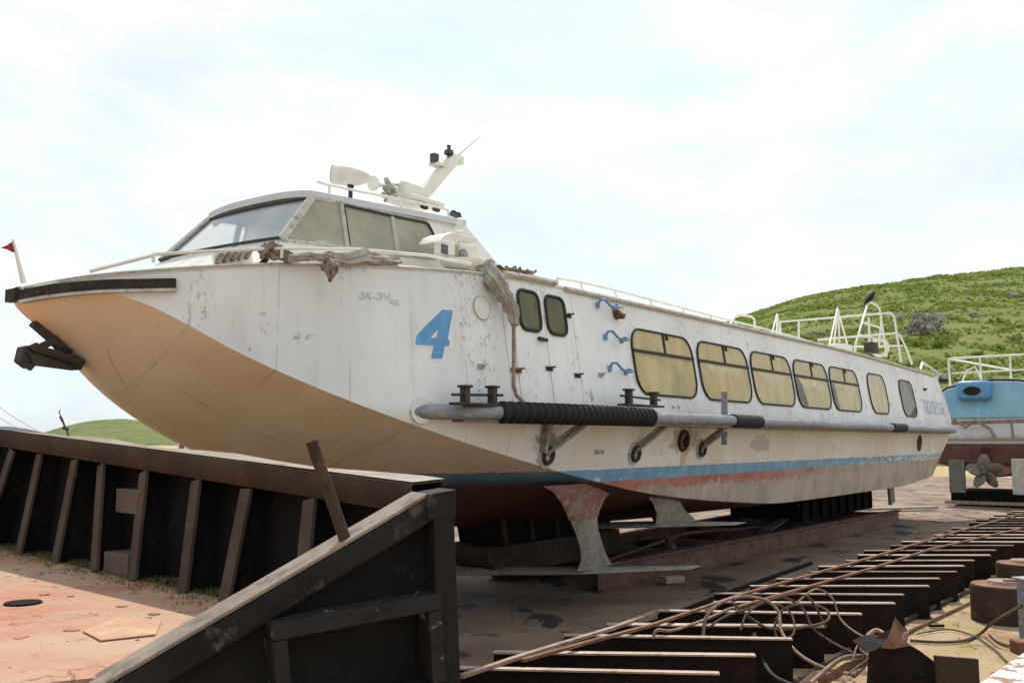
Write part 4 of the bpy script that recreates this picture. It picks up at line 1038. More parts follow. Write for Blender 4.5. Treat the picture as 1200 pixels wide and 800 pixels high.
for z0, hz, lo in ((ZL+.43*K, .17*K, .10*K), (ZL+.003, .15*K, .03*K)):
    a_, b_ = s0+.24*(s1-s0), s0+.88*(s1-s0)
    m = MB(); m.hexa([bl(b_, lo, z0), bl(a_, lo, z0), bl(a_, .24*K, z0), bl(b_, .24*K, z0), bl(b_, lo, z0+hz), bl(a_, lo, z0+hz), bl(a_, .24*K, z0+hz), bl(b_, .24*K, z0+hz)])
    m.build('step_box', M['boxsteel'], bw_, 0, bevel=.005)

# sloping end wall with the frame, and the pipe stuck on it
ew = tag(empty('end_wall', (C0.x, C0.y, 0)), 'dark steel end wall with sloping top beam and box frame, nearest the viewer', 'wall')
def gl(s, off, z): p = C0+GD*s*K+GN*off*K; return Vector((p.x-C0.x, p.y-C0.y, z))
GL = (G0-C0).length/K
def gz(s): return EYE-K*(.232+(.925-.232)*(s/GL))
se = 3.0
q_ = .012
m = MB(); m.hexa([gl(.02,-.18,gz(.02)-q_), gl(.02,.03,gz(.02)-q_), gl(se,.03,gz(se)-q_), gl(se,-.18,gz(se)-q_), gl(.02,-.18,gz(.02)), gl(.02,.03,gz(.02)), gl(se,.03,gz(se)), gl(se,-.18,gz(se))])
m.build('top_plate', M['cap'], ew, 0, bevel=.003)
m = MB(); m.hexa([gl(.0,.0,gz(0)-.14*K), gl(.0,.028,gz(0)-.14*K), gl(se,.028,gz(se)-.17*K), gl(se,.0,gz(se)-.17*K), gl(.0,.0,gz(0)-.014), gl(.0,.028,gz(0)-.014), gl(se,.028,gz(se)-.014), gl(se,.0,gz(se)-.014)])
m.build('top_beam', M['wornedge'], ew, 0, bevel=.004)
m = MB(); m.prism([gl(0,-.09,.02), gl(0,-.09,gz(0)-.02), gl(1.9,-.09,gz(1.9)-.02), gl(1.9,-.09,.02)], -GN*.012); M['wallblack'] = worn('black_plate_with_chalky_stains', (.013,.012,.012), (.022,.020,.019), (.085,.085,.088), 3.2, (.60,.72), .8, .6, .01, spec=.1); m.build('wall_plate', M['wallblack'], ew, 0)  # near-black plate with paler chalky stains
m = MB(); m.hexa([gl(-.27,-.10,.02), gl(-.22,.05,.02), gl(-.06,.05,.02), gl(-.06,-.10,.02), gl(-.10,-.10,gz(0)-.02), gl(-.10,.05,gz(0)-.02), gl(.0,.05,gz(0)-.02), gl(.0,-.10,gz(0)-.02)])
m.build('corner_post', M['wornedge'], ew, 0, bevel=.004)
m = MB(); m.hexa([gl(-.112,-.13,gz(0)-.13*K), gl(-.112,.055,gz(0)-.13*K), gl(.03,.055,gz(0)-.13*K), gl(.03,-.13,gz(0)-.13*K), gl(-.112,-.13,gz(0)+.004), gl(-.112,.055,gz(0)+.004), gl(.03,.055,gz(0)-.008), gl(.03,-.13,gz(0)-.008)])
m.build('corner_cap', M['wornedge'], ew, 0, bevel=.005)
# box frame on the face
def ongl(u, v, off):
    r = ray(u, v); p0 = C0+GN*off; t = p0.dot(GN)/(r[0]*GN.x+r[1]*GN.y); P = Vector((r[0]*t, r[1]*t, EYE+r[2]*t))
    return Vector((P.x-C0.x, P.y-C0.y, P.z))
q = [ongl(322,736,.03), ongl(502,703,.03), ongl(508,806,.03), ongl(332,852,.03)]
m = MB(); d01 = (q[1]-q[0]).normalized(); d32 = (q[2]-q[3]).normalized()
m.bar(q[0]-d01*.02, q[1]+d01*.02, .10, .045, Vector((0,0,1)).cross(d01).cross(d01)*-1); m.bar(q[3]-d32*.02, q[2]+d32*.02, .10, .045, Vector((0,0,1)).cross(d32).cross(d32)*-1)
e1 = (q[2]-q[1]).normalized(); e0 = (q[3]-q[0]).normalized()
m.bar(q[1]+e1*.024, q[2]-e1*.024, .04, .097, GN); m.bar(q[0]+e0*.024, q[3]-e0*.024, .04, .097, GN)
M['scraped'] = worn('black_steel_scraped_to_grey', (.016,.014,.013), (.030,.026,.024), (.22,.215,.21), 5, (.60,.66), .7, .5, .008, spec=.15)
m.build('box_frame', M['scraped'], ew, 0, bevel=.004)
p0 = ongl(403, 628, -.03*K); dep = (p0+C0).y
P1 = ony(365, 517, dep-.02); P0 = p0+Vector((C0.x, C0.y, 0))
n_ = 14; ax = (P1-P0).normalized(); u_ = ax.cross(Vector((0,1,0))).normalized(); w_ = ax.cross(u_)
def ring(c, r): return [c+(u_*math.cos(2*math.pi*i/n_)+w_*math.sin(2*math.pi*i/n_))*r for i in range(n_)]
m.grid([ring(P0-ax*.02, .0175), ring(P1, .0175), ring(P1, .014), ring(P1-ax*.2, .014)], closed=True)
o = m.build('steel_pipe', M['rustdark'], ang=40); tag(o, 'short leaning steel pipe standing on the sloping beam of the end wall', 'pipe')

# deck details: manhole, patch plate, litter, grass at the foot of the bulwark
mh = onz(27, 707, ZL); m = MB(); m.tube([mh+Vector((0,0,.001)), mh+Vector((0,0,.007))], [.066,.063], 24)
o = m.build('manhole', M['rustblack'], ang=30); tag(o, 'dark round manhole in the sunlit rusty deck', 'manhole')
P = [onz(*q_, ZL) for q_ in ((97,741),(118,752),(182,745),(190,728),(140,724))]; m = MB(); m.prism([p+Vector((0,0,.002)) for p in P], (0,0,.005)); M['patch'] = worn('pinkish_sun_bleached_plate', (.45,.25,.16), (.47,.30,.20), (.30,.16,.10), 8, (.58,.7), .9, .4)
o = m.build('patch_plate', M['patch'], ang=0, bevel=.002); tag(o, 'thin reddish steel patch plate lying on the rusty deck', 'plate')
m = MB()
for i in range(2600):
    s, off = rnd.uniform(.3, 6), abs(rnd.gauss(0, .10))
    p = C0+BD*s-BN*(off-.13); p = Vector((p.x, p.y, ZL+.001)); h = rnd.uniform(.006,.022)
    for k in range(4):
        a = rnd.uniform(0, 6.28); d = Vector((math.cos(a), math.sin(a), 0)); q = p+d*rnd.uniform(0,.02)
        m.add([q-d.cross(Vector((0,0,1)))*.0022, q+d.cross(Vector((0,0,1)))*.0022, q+d*.012+Vector((0,0,h))], [(0,1,2)])
o = m.build('deck_grass', M['moss'], ang=0, recalc=False); tag(o, 'sparse dry grass along the foot of the bulwark', 'grass', kind='stuff')
def stones(name, label, n, place, smin, smax, mat):
    m = MB()
    for i in range(n):
        p = place(); s = rnd.uniform(smin, smax)*(1 if rnd.random() < .85 else 1.8)
        vs = [Vector((x*s*rnd.uniform(.6,1.3), y*s*rnd.uniform(.6,1.3), z*s*rnd.uniform(.35,.8)))+p for x, y, z in ((1,0,0),(0,1,0),(-1,0,0),(0,-1,0),(.1,.1,1),(0,0,-.4))]
        m.add(vs, [(0,1,4),(1,2,4),(2,3,4),(3,0,4),(1,0,5),(2,1,5),(3,2,5),(0,3,5)])
    o = m.build(name, mat, ang=0); return tag(o, label, 'gravel', kind='stuff')
stones('deck_litter', 'small rust flakes and chips scattered over the left deck', 260, lambda: C1+GD*rnd.uniform(.2,3)+BD*rnd.uniform(.2,4.5)+Vector((0,0,ZL)), .0015, .005, M['rustred'])

# ---------------------------------------------------------------- row of tee beams on the right
ORD = ['nearest','second','third','fourth','fifth','sixth','seventh','eighth','ninth','tenth','eleventh','twelfth','thirteenth','fourteenth','fifteenth','sixteenth','seventeenth','eighteenth','nineteenth','twentieth','twenty-first','twenty-second','twenty-third','twenty-fourth','twenty-fifth','twenty-sixth','twenty-seventh','twenty-eighth','twenty-ninth','thirtieth']
BLN = 1.62
def teebeam():
    e = empty('tee_beam')
    MB().hexa([(-BLN,-.03,.296),(0,-.03,.296),(0,.03,.296),(-BLN,.03,.296),(-BLN,-.03,.307),(0,-.03,.307),(0,.03,.307),(-BLN,.03,.307)]).build('flange', M['flange'], e, 0)
    w = MB().hexa([(-BLN,-.006,.012),(0,-.006,.012),(0,.006,.012),(-BLN,.006,.012),(-BLN,-.006,.295),(0,-.006,.295),(0,.006,.295),(-BLN,.006,.295)])
    w.hexa([(-BLN,-.05,0),(0,-.05,0),(0,.05,0),(-BLN,.05,0),(-BLN,-.05,.011),(0,-.05,.011),(0,.05,.011),(-BLN,.05,.011)])
    w.build('web', M['web'], e, 0); return e
M['flange'] = worn('bare_scaled_flange_steel', (.36,.25,.20), (.46,.36,.30), (.20,.11,.08), 5, (.56,.68), .6, .3)  # bare worn steel; its pale pink also carries the sun on the tops
M['web'] = worn('shaded_brown_web_steel', (.014,.009,.008), (.026,.016,.0125), (.06,.03,.02), 4, (.58,.72), .85, .35, spec=.08)  # brown steel darkened to carry the shade on the webs
fRX = pchip([5.4,5.9,6.41,6.93,7.43,7.9,8.51,9.35,10.23,11.3,12.63,13.48,18,21],[.85,1.22,1.59,1.97,2.39,2.82,3.32,3.96,4.63,5.37,6.39,7.11,10.6,12.9])
proto = teebeam()
y = 5.44; i = 0
while i < 29:
    o = proto if i == 0 else copy_tree(proto)
    yy = y+rnd.uniform(-.02,.02); o.location = (fRX(yy)+rnd.uniform(-.05,.05), yy, .004+rnd.uniform(0,.006)); o.rotation_euler.z = R(-4+rnd.uniform(-2.2,2.2)) if i < 8 else R(rnd.uniform(-2,2.2)); o.scale.x = rnd.uniform(.90,1.08); o.rotation_euler.x = R(rnd.uniform(-5,5))
    tag(o, ('rusty tee beam nearest the viewer in the row beside the slipway' if i == 0 else 'rusty tee beam, %s from the near end of the row beside the slipway' % ORD[i]), 'beam', 'rusty tee beams in a row')
    y += .495 if i < 12 else .52; i += 1
def flatbar(name, pts, w, h, mat, label, cat='bar', grp=None):
    m = MB()
    for a, b in zip(pts[:-1], pts[1:]): m.bar(a, b, w, h)
    o = m.build(name, mat, ang=0); return tag(o, label, cat, grp)
zt = .322
flatbar('steel_rail', [onz(*q, zt) for q in ((540,792),(612,768),(720,735),(770,716))], .04, .022, M['rustlight'], 'shorter rusty flat bar across the near end of the tee beams', 'bar')
flatbar('steel_rail', [onz(612,778,zt)+Vector((0,0,.024)), onz(690,756,zt)+Vector((0,0,.024)), onz(764,736,zt)+Vector((0,0,.024)), onz(873,698,zt)+Vector((0,0,.022)), onz(1025,654,zt)+Vector((0,0,.022)), onz(1115,626,zt)+Vector((0,0,.022)), onz(1200,602,zt)+Vector((0,0,.02))], .032, .02, M['rustred'], 'long rusty flat bar nearest the slipway, lying across the tee beams', 'bar')
flatbar('steel_rail', [onz(860,713,zt)+Vector((0,0,.004)), onz(1025,665,zt)+Vector((0,0,.004)), onz(1092,643,zt)+Vector((0,0,.004)), onz(1200,618,zt)], .03, .02, M['rustred'], 'long rusty flat bar on the tee beams, second from the slipway', 'bar')
m = MB(); m.tube([onz(u, v, .02) for u, v in ((690,752),(770,728),(860,692),(950,660))], .03, 8); o = m.build('steel_rod', M['rustblack'], ang=40); tag(o, 'black pipe along the slipway edge left of the tee beams', 'pipe')
m = MB(); m.tube([onz(u, v, .03) for u, v in ((930,800),(1000,757),(1060,727),(1130,694),(1215,652))], .022, 8); o = m.build('steel_rod', M['rustdark'], ang=40); tag(o, 'long dark rod on the sand along the right ends of the tee beams', 'rod')
m = MB(); m.tube([onz(u, v, .02) for u, v in ((1010,775),(1070,737),(1140,704),(1215,660))], .014, 8); o = m.build('steel_rod', M['rustred'], ang=40); tag(o, 'thin red rusty rod on the sand, right of the long dark rod', 'rod')
# cables
def wire(name, pts, r, mat, label, cat='cable'):
    P = []
    for i in range(len(pts)-1):
        p0, p1, p2, p3 = pts[max(i-1,0)], pts[i], pts[i+1], pts[min(i+2,len(pts)-1)]
        for k in range(6):
            t = k/6; P.append(.5*((2*p1)+(p2-p0)*t+(2*p0-5*p1+4*p2-p3)*t*t+(3*p1-p0-3*p2+p3)*t**3))
    P.append(pts[-1]); m = MB().tube(P, r, 7); o = m.build(name, mat, ang=60); return tag(o, label, cat)
def Y(u, v, d): return ony(u, v, d)
wire('cable', [Y(824,745,7.2), Y(828,722,7.25), Y(845,706,7.3), Y(868,699,7.4), Y(895,702,7.4), Y(912,716,7.35), Y(916,740,7.2), Y(935,765,7.0), Y(965,782,6.8), Y(1000,790,6.6)], .013, M['hose'], 'brown cable arching in a wide loop over the tee beams')
wire('cable', [Y(858,706,7.5), Y(880,724,7.45), Y(905,737,7.35), Y(940,735,7.3), Y(968,728,7.35), Y(970,716,7.45), Y(950,708,7.5), Y(920,712,7.45), Y(908,735,7.3), Y(915,760,7.1)], .011, M['cable'], 'dark cable coiled in a loop on the tee beams')
wire('cable', [Y(905,702,7.45), Y(930,696,7.5), Y(950,702,7.5), Y(968,735,7.4)], .009, M['cable'], 'thin wire arched over the dark cable coil')
wire('cable', [Y(884,742,7.2), Y(890,765,7.0), Y(905,790,6.6), Y(930,803,6.3)], .014, M['rubber'], 'black cable dropping between the near tee beams')
wire('cable', [Y(765,748,7.0), Y(770,738,7.0), Y(790,738,7.1), Y(830,724,7.5), Y(858,712,7.8), Y(864,716,7.8)], .012, M['hose'], 'pale hose lying along the left flat bar')
wire('cable', [Y(1000,792,6.7), Y(1015,775,6.9), Y(1012,752,7.0), Y(1026,738,7.1), Y(1038,746,7.0), Y(1036,764,6.9), Y(1015,768,6.8), Y(985,772,6.8), Y(950,800,6.5)], .016, M['hose'], 'rust coloured hose looped beside the folded scrap sheet')
wire('cable', [Y(1000,772,6.7), Y(1004,758,6.8), Y(1014,745,6.9), Y(1008,760,6.8), Y(1018,770,6.7), Y(1006,780,6.6), Y(992,790,6.5)], .007, M['rope'], 'pale frayed wire tangle beside the folded scrap sheet')
wire('cable', [onz(1066,750,.02), onz(1100,752,.02), onz(1130,750,.02), onz(1150,741,.03), Y(1165,728,8.2), Y(1205,705,8.2)], .013, M['cable'], 'dark wire rope across the sand towards the grey post')
wire('cable', [onz(1160,742,.02), onz(1172,752,.02), onz(1190,757,.02), onz(1208,757,.02)], .016, M['hose'], 'short brown hose on the sand at the foot of the grey post')
wire('cable', [Y(830,735,7.3), Y(850,722,7.4), Y(880,712,7.5), Y(915,700,7.5), Y(940,712,7.5), Y(952,735,7.4), Y(975,752,7.2), Y(1000,765,7.0)], .010, M['cable'], 'rusty wire rope trailing from the coil towards the scrap sheet')
wire('cable', [Y(868,738,7.2), Y(876,718,7.3), Y(898,706,7.4), Y(925,716,7.4), Y(930,742,7.2), Y(905,752,7.1), Y(880,745,7.15)], .008, M['cable'], 'small closed loop of thin wire on the near beams')
wire('cable', [Y(935,705,7.6), Y(955,690,7.7), Y(975,700,7.7), Y(985,725,7.6), Y(1005,742,7.4), Y(1030,752,7.2)], .008, M['hose'], 'thin pale wire looping from the coil to the folded scrap sheet')
wire('cable', [onz(1075,742,.02), onz(1110,737,.02), onz(1140,744,.015), onz(1165,760,.02), onz(1180,775,.02)], .007, M['cable'], 'thin dark wire lying loose on the yellow sand')
# drums, post, painted plate, scrap
def drum(loc, r, h, label, clip):
    e = tag(empty('steel_drum', loc), label, 'drum')
    MB().tube([(0,0,0),(0,0,h-.012),(0,0,h)], [r,r,r*.985], 32).build('body', M['rustdark'], e, 40)
    MB().tube([(0,0,h+.001),(0,0,h+.012),(0,0,h+.020)], [r*.96,r*.96,r*.72], 32).build('lid', M['rustred'], e, 40)
    m = MB(); m.tube([(0,-.02,h+.02),(0,-.02,h+.05)], [r*.55,r*.5], 20); m.bar((-.05,-.1,h+.055),(.22,-.12,h+.07), .05,.03); m.build('cap', M['rustlight'], e, 40)
    return e
drum((4.68,9.28,.002), .30, .33, 'squat rusty drum beside the grey post on the sand', 0)
drum((5.98,11.35,.002), .31, .27, 'rusty drum farther back, behind the squat drum', 0)
m = MB(); m.box((0,0,.27), (.26,.02,.54)); m.box((-.12,.07,.27), (.02,.12,.54)); m.box((.12,.07,.27), (.02,.12,.54)); m.box((0,.06,.545), (.30,.2,.016)); o = m.build('steel_post', M['tubemetal'], ang=0, bevel=.004); o.location = (4.42,8.15,.002); o.rotation_euler.z = .3; tag(o, 'short grey steel channel post at the right edge', 'post')
m = MB(); m.box((0,0,.05), (.22,.16,.1)); o = m.build('steel_block', M['rustred'], ang=0, bevel=.01); o.location = onz(1196,765,0)+Vector((.06,0,.002)); tag(o, 'small rusty block on the sand below the grey post', 'block')
a, c = onz(1140,804,.5), onz(1208,757,.5); d = (c-a).normalized(); nr = Vector((d.y,-d.x,0))
a = a-d*1.2; c = c+d*1.5
m = MB(); m.prism([p for p in (a, c, c+nr*1.2, a+nr*1.2)], (0,0,-.46)); o = m.build('steel_tank', M['flakywhite'], ang=0, bevel=.012); tag(o, 'low steel tank with flaking white paint in the bottom right corner', 'tank')
# folded scrap sheet and plate
rows = []
dS = 6.35
def Q(u, v, d=0): return ony(u, v, dS+d)
base0 = lambda p: Vector((p.x, p.y, .0))
m = MB(); tp = [Q(1018,764), Q(1034,757,.02), Q(1068,757,.03), Q(1078,762,.02), Q(1094,774,-.02)]
bt = [base0(p)+Vector((-.05+.02*i, -.05, 0)) for i, p in enumerate(tp)]
m.grid([[p+Vector((0,.30,.015)) for p in tp], tp, bt]); o = m.build('scrap_sheet', M['web'], ang=0); mo = o.modifiers.new('t', 'SOLIDIFY'); mo.thickness = .009; tag(o, 'dark folded scrap sheet standing on the sand by the near beams', 'scrap')
m = MB(); m.grid([[Q(1033,759,-.02), Q(1046,760,-.02), Q(1062,757,-.02)], [Q(1040,748,.0), Q(1052,750,.01), Q(1064,748,.0)], [Q(1045,735,.06), Q(1055,742,.05), Q(1065,741,.03)], [Q(1049,723,.1), Q(1057,733,.08), Q(1064,739,.06)]])
o = m.build('bent_strip', M['rustred'], ang=0); mo = o.modifiers.new('t', 'SOLIDIFY'); mo.thickness = .005; tag(o, 'curled reddish strip of steel on top of the folded scrap sheet', 'scrap')
def shard(name, pts, d, mat, label):
    P = [ony(u, v, d+dd) for u, v, dd in pts]; m = MB(); k = len(P)//2
    m.grid([P[:k], P[k:]]); o = m.build(name, mat, ang=0); mo = o.modifiers.new('t', 'SOLIDIFY'); mo.thickness = .007; return tag(o, label, 'scrap')
shard('angle_offcut', [(958,796,0),(990,776,.1),(1020,768,.15),(960,806,.0),(992,788,.08),(1021,778,.14)], 6.6, M['rustred'], 'reddish steel offcut leaning on the sand left of the folded scrap sheet')
shard('torn_sheet', [(1020,762,.0),(1030,742,.1),(1042,738,.1),(1026,790,-.05),(1040,775,.0),(1046,765,.02)], 6.5, M['rustdark'], 'torn dark sheet edge standing behind the folded scrap sheet')
shard('angle_offcut', [(935,800,.0),(952,786,.1),(975,784,.15),(938,810,-.02),(955,797,.06),(978,793,.1)], 6.75, M['rustlight'], 'pale rusty offcut lying flat beside the nearest beam ends')
pa, pb = ony(1096,768,6.3), ony(1147,772,6.25); m = MB(); m.hexa([Vector((pa.x,pa.y,0)), Vector((pb.x,pb.y,0)), Vector((pb.x,pb.y+.03,0)), Vector((pa.x,pa.y+.03,0)), pa, pb, pb+Vector((0,.03,0)), pa+Vector((0,.03,0))])
o = m.build('scrap_plate', M['rustdark'], ang=0, bevel=.003); tag(o, 'upright rusty plate beside the folded scrap sheet', 'scrap')
m = MB()
p0, p1 = ony(1083,790,6.33), ony(1096,790,6.3)
def scales(name, label, n, place, smin, smax, mat, th):
    m = MB()
    for i in range(n):
        p = place(); r0 = rnd.uniform(smin, smax); k = rnd.randint(5, 9); a0 = rnd.uniform(0, 6.28)
        poly = [p+Vector((math.cos(a0+6.283*j/k)*r0*rnd.uniform(.5,1.2), math.sin(a0+6.283*j/k)*r0*rnd.uniform(.5,1.2), .001)) for j in range(k)]
        m.prism(poly, (0,0,th*rnd.uniform(.4,1.2)))
    o = m.build(name, mat, ang=0); return tag(o, label, 'debris', kind='stuff')
scales('rust_scale', 'thin flakes of rust scale lying on the pontoon deck', 130, lambda: C1+GD*rnd.uniform(.1,3)+BD*rnd.uniform(.2,4)+Vector((0,0,ZL)), .008, .035, M['deckscale'], .003)
scales('slip_debris', 'flat rust flakes and dirt crusts on the slipway plating', 260, lambda: l2w((rnd.uniform(0,30), rnd.uniform(-3.2,-.2), .004)), .02, .11, M['slipscale'], .006)
stones('slip_grit', 'grit and pebbles scattered on the slipway', 700, lambda: l2w((rnd.uniform(1,30), rnd.uniform(-3.2,0), .004)), .005, .016, M['slipscale'])
stones('rust_chunks', 'broken rust chunks piled at the right ends of the near tee beams', 90, lambda: Vector((rnd.gauss(2.5,.35), rnd.gauss(6.95,.3), .0)), .012, .04, M['hose'])
stones('sand_gravel', 'small stones and rust flakes on the sand beside the tee beams', 900, lambda: Vector((rnd.uniform(1.5,9), rnd.uniform(5.5,16), .0)), .004, .014, M['rustlight'])
m = MB()
for i in range(420):
    p = Vector((rnd.uniform(1.6,6.5), rnd.uniform(6.2,11.5), .004)); a = rnd.uniform(0,6.28); L = rnd.uniform(.03,.14); q = p+Vector((math.cos(a)*L, math.sin(a)*L, rnd.uniform(0,.02)))
    m.tube([p, (p+q)/2+Vector((rnd.uniform(-.02,.02),rnd.uniform(-.02,.02),.008)), q], .0022, 4)
o = m.build('twig_litter', M['cable'], ang=0); tag(o, 'thin twigs and wire scraps littering the sand', 'litter', kind='stuff')
for k, (u, v, w, lab) in enumerate(((1040,682,.5,'short loose flat bar on the sand right of the tee beams, near'),)):
    pass
p = onz(1098, 733, .02); m = MB(); m.bar(p-Vector((.07,0,0)), p+Vector((.07,.02,0)), .03,.02); o = m.build('steel_offcut', M['rustblack'], ang=0); tag(o, 'small black steel offcut lying on the sand', 'scrap')

# ---------------------------------------------------------------- pontoon far behind the slip, planks
q0, q1 = Vector((-3.5,24,0)), Vector((3.2,25,0))
m = MB(); m.bar(Vector((-6,26,.55)), Vector((6,27,.55)), .3, 1.1); o = m.build('far_barge_wall', M['rustred'], ang=0, bevel=.02); tag(o, 'low red rusty barge wall beyond the slipway, seen under the hull', 'wall')
m = MB(); m.box((0,0,.05), (2.4,.22,.05)); o = m.build('plank', M['plank'], ang=0, bevel=.005); o.location = l2w((21.2,-.2,.03)); o.rotation_euler.z = .35; tag(o, 'long pale plank lying behind the stern of the hydrofoil', 'plank')

# ---------------------------------------------------------------- hills
def sil_r(u): return pchip([200,500,700,870,950,1050,1200,1400,1700,2200],[505,470,430,372,346,330,313,300,310,400])(u)
def terrain(name, u0, u1, nu, y0, y1, ny, sil, mat, amp, foot=0):
    rows = []
    for i in range(ny+1):
        t = i/ny; row = []
        for j in range(nu+1):
            u = u0+(u1-u0)*j/nu
            Yd = y0+(y1-y0)*t; X = (u-600)/F*Yd
            e = math.sin(min(1, t/.9)*math.pi/2) if t < .9 else 1-.25*((t-.9)/.1)**2
            z = ((HY-sil(u))/F*Yd+EYE*min(1, t*5))*e
            z += amp*(noise.fractal(Vector((X/28, Yd/28, 3.3)), .9, 2.1, 4))*min(1, t*4)*max(.12, 1-t*1.05)
            z += .35*amp*noise.noise(Vector((X/7, Yd/7, 9.1)))*min(1, t*4)*max(.15, 1-t)
            row.append(Vector((X, Yd, max(z, .006) if i else -.3)))
        rows.append(row)
    o = MB().grid(rows).build(name, mat, ang=80, recalc=False); tag(o, kind='structure'); return o, rows
hr_, hrows = terrain('hill', 560, 1700, 150, 62, 290, 90, sil_r, M['hill'], 1.5)
def sil_l(u): return pchip([-200,-60,40,75,110,145,185,210,260,340,460],[516,515,510,500,493,491,496,500,508,514,516])(u)
terrain('hill', -220, 480, 110, 330, 620, 40, sil_l, M['hillfar'], 1.2)
def hz(X, Yd):
    u = 600+X/Yd*F; t = (Yd-62)/(290-62); j = (u-560)/1140*150; i = t*90
    if not (0 <= j < 150 and 0 <= i < 90): return None
    i0, j0 = int(i), int(j); a, b = i-i0, j-j0
    return (hrows[i0][j0].z*(1-a)*(1-b)+hrows[i0+1][j0].z*a*(1-b)+hrows[i0][j0+1].z*(1-a)*b+hrows[i0+1][j0+1].z*a*b)
def hitpx(u, v):                       # where the ray of that pixel meets the right-hand hill
    r = ray(u, v)
    d = 64
    while d < 288:
        x = r[0]/r[1]*d; z = EYE+r[2]/r[1]*d; h = hz(x, d)
        if h is not None and h >= z: return Vector((x, d, h))
        d += .6
    return None
# grass tufts and low shrubs over the slope: uncountable, one object
m = MB(); k = 0
while k < 30000:
    Yd = 70+215*rnd.random()**1.1; u = rnd.uniform(830, 1260); X = (u-600)/F*Yd; z = hz(X, Yd)
    k += 1
    if z is None: continue
    cl = noise.fractal(Vector((X/9, Yd/9, 8)), .9, 2.1, 3)
    if rnd.random() > .45+cl: continue
    h = rnd.uniform(.12,.45)*(1+1.0*max(0, cl)); w = h*rnd.uniform(.8,1.6); p = Vector((X, Yd, z-.05))
    for q in range(3):
        a = rnd.uniform(-.7,.7); d = Vector((math.cos(a), math.sin(a)*.6, 0))*w; o2 = Vector((rnd.uniform(-w,w), rnd.uniform(-w,w), 0))*.6
        m.add([p+o2-d*.5, p+o2+d*.5, p+o2+d*.3+Vector((rnd.uniform(-.1,.1), -.1, h)), p+o2-d*.2+Vector((rnd.uniform(-.1,.1), -.1, h*.8))], [(0,1,2,3)])
o = m.build('hill_grass', M['tuft'], ang=0, recalc=False); tag(o, 'green grass tufts covering the hillside behind the boats', 'grass', kind='stuff')
def bush(u, v, size, mat, label, grp=None, squash=.7, seed=0):
    p = hitpx(u, v)
    if p is None: return
    r_ = random.Random(seed*31+int(u)); m = MB()
    lobes = [(Vector((r_.uniform(-.7,.7), r_.uniform(-.5,.5), r_.uniform(.05,.75)*squash))*size, size*r_.uniform(.25,.5)) for _ in range(9)]
    for i in range(900):
        c, rad = r_.choice(lobes); d = Vector((r_.gauss(0,1), r_.gauss(0,1), r_.gauss(0,1))).normalized()*rad*r_.uniform(.55,1.05)
        q = c+d; q.z = max(q.z, 0); s = size*r_.uniform(.03,.075); a = Vector((r_.gauss(0,1), r_.gauss(0,1), r_.gauss(0,1))).normalized(); b = a.cross(Vector((r_.gauss(0,1), r_.gauss(0,1), r_.gauss(0,1)))).normalized()
        m.add([q-a*s, q+b*s*.7, q+a*s, q-b*s*.7], [(0,1,2,3)])
    e = tag(empty('bush', p), label, 'bush', grp)
    m.build('foliage', mat, e, 0, recalc=False)
    t = MB()
    for i in range(5):
        c, rad = lobes[i]; t.tube([(0,0,-.2), c*.5, c], [size*.03,size*.02,size*.008], 5)
    t.build('stem', M['cable'], e)
bush(1078, 406, 1.5, M['brightbush'], 'bright yellow-green bush below the largest rock outcrop')
bush(1190, 402, 1.2, M['bush'], 'dark green bush on the hillside at the right edge', 'shrubs scattered on the hillside')
bush(1104, 408, 1.5, M['bush'], 'dark green bush right of the bright yellow-green bush', 'shrubs scattered on the hillside')
bush(1145, 418, 1.1, M['bush'], 'dark green bush just above the second boat rail', 'shrubs scattered on the hillside')
bush(1058, 404, 1.2, M['bush'], 'small dark bush behind the aft guard rail', 'shrubs scattered on the hillside')
bush(1165, 378, 1.0, M['bush'], 'dark green bush between the two right-hand rock outcrops', 'shrubs scattered on the hillside')
def outcrop(u, v, w, h, n, label, seed):
    p = hitpx(u, v)
    if p is None: return
    r_ = random.Random(seed); m = MB()
    for i in range(n):
        c = Vector((r_.gauss(0,.42)*w, r_.gauss(0,.2)*w, r_.uniform(-.1,.55)**1*h)); s = r_.uniform(.07,.2)*w
        q = bmesh.new(); bmesh.ops.create_icosphere(q, subdivisions=2, radius=1)
        for vv in q.verts:
            d = noise.fractal(vv.co*1.6+Vector((seed+i*3.1,0,0)), .8, 2.1, 4); k = 1+d*.75
            vv.co = Vector((vv.co.x*s*k, vv.co.y*s*k*.8, vv.co.z*s*.62*k*(h/w+.4)))+c
        q.verts.index_update(); m.add([vv.co.copy() for vv in q.verts], [tuple(vv.index for vv in f.verts) for f in q.faces]); q.free()
    o = m.build('rock_outcrop', M['rock'], ang=20); o.location = p; tag(o, label, 'rock')
outcrop(1086, 391, 3.6, 5.4, 70, 'largest grey rock outcrop on the hillside, above the bright bush', 2)
outcrop(1143, 371, 2.0, 1.3, 16, 'middle-sized dark rock outcrop right of the largest outcrop', 5)
outcrop(1194, 348, 3.6, 1.5, 24, 'grey rock outcrop high on the hill at the right edge', 8)
outcrop(1142, 350, 2.0, .8, 10, 'small pale rock outcrop high on the hillside', 11)
outcrop(1172, 335, 2.0, .7, 9, 'flat small rock outcrop just under the hill crest', 13)
outcrop(962, 394, 2.0, 1.4, 16, 'dark rock outcrop seen between the roof trestles', 17)
outcrop(1102, 446, 2.6, 1.1, 24, 'pale stony outcrop at the hill foot behind the stern', 21)

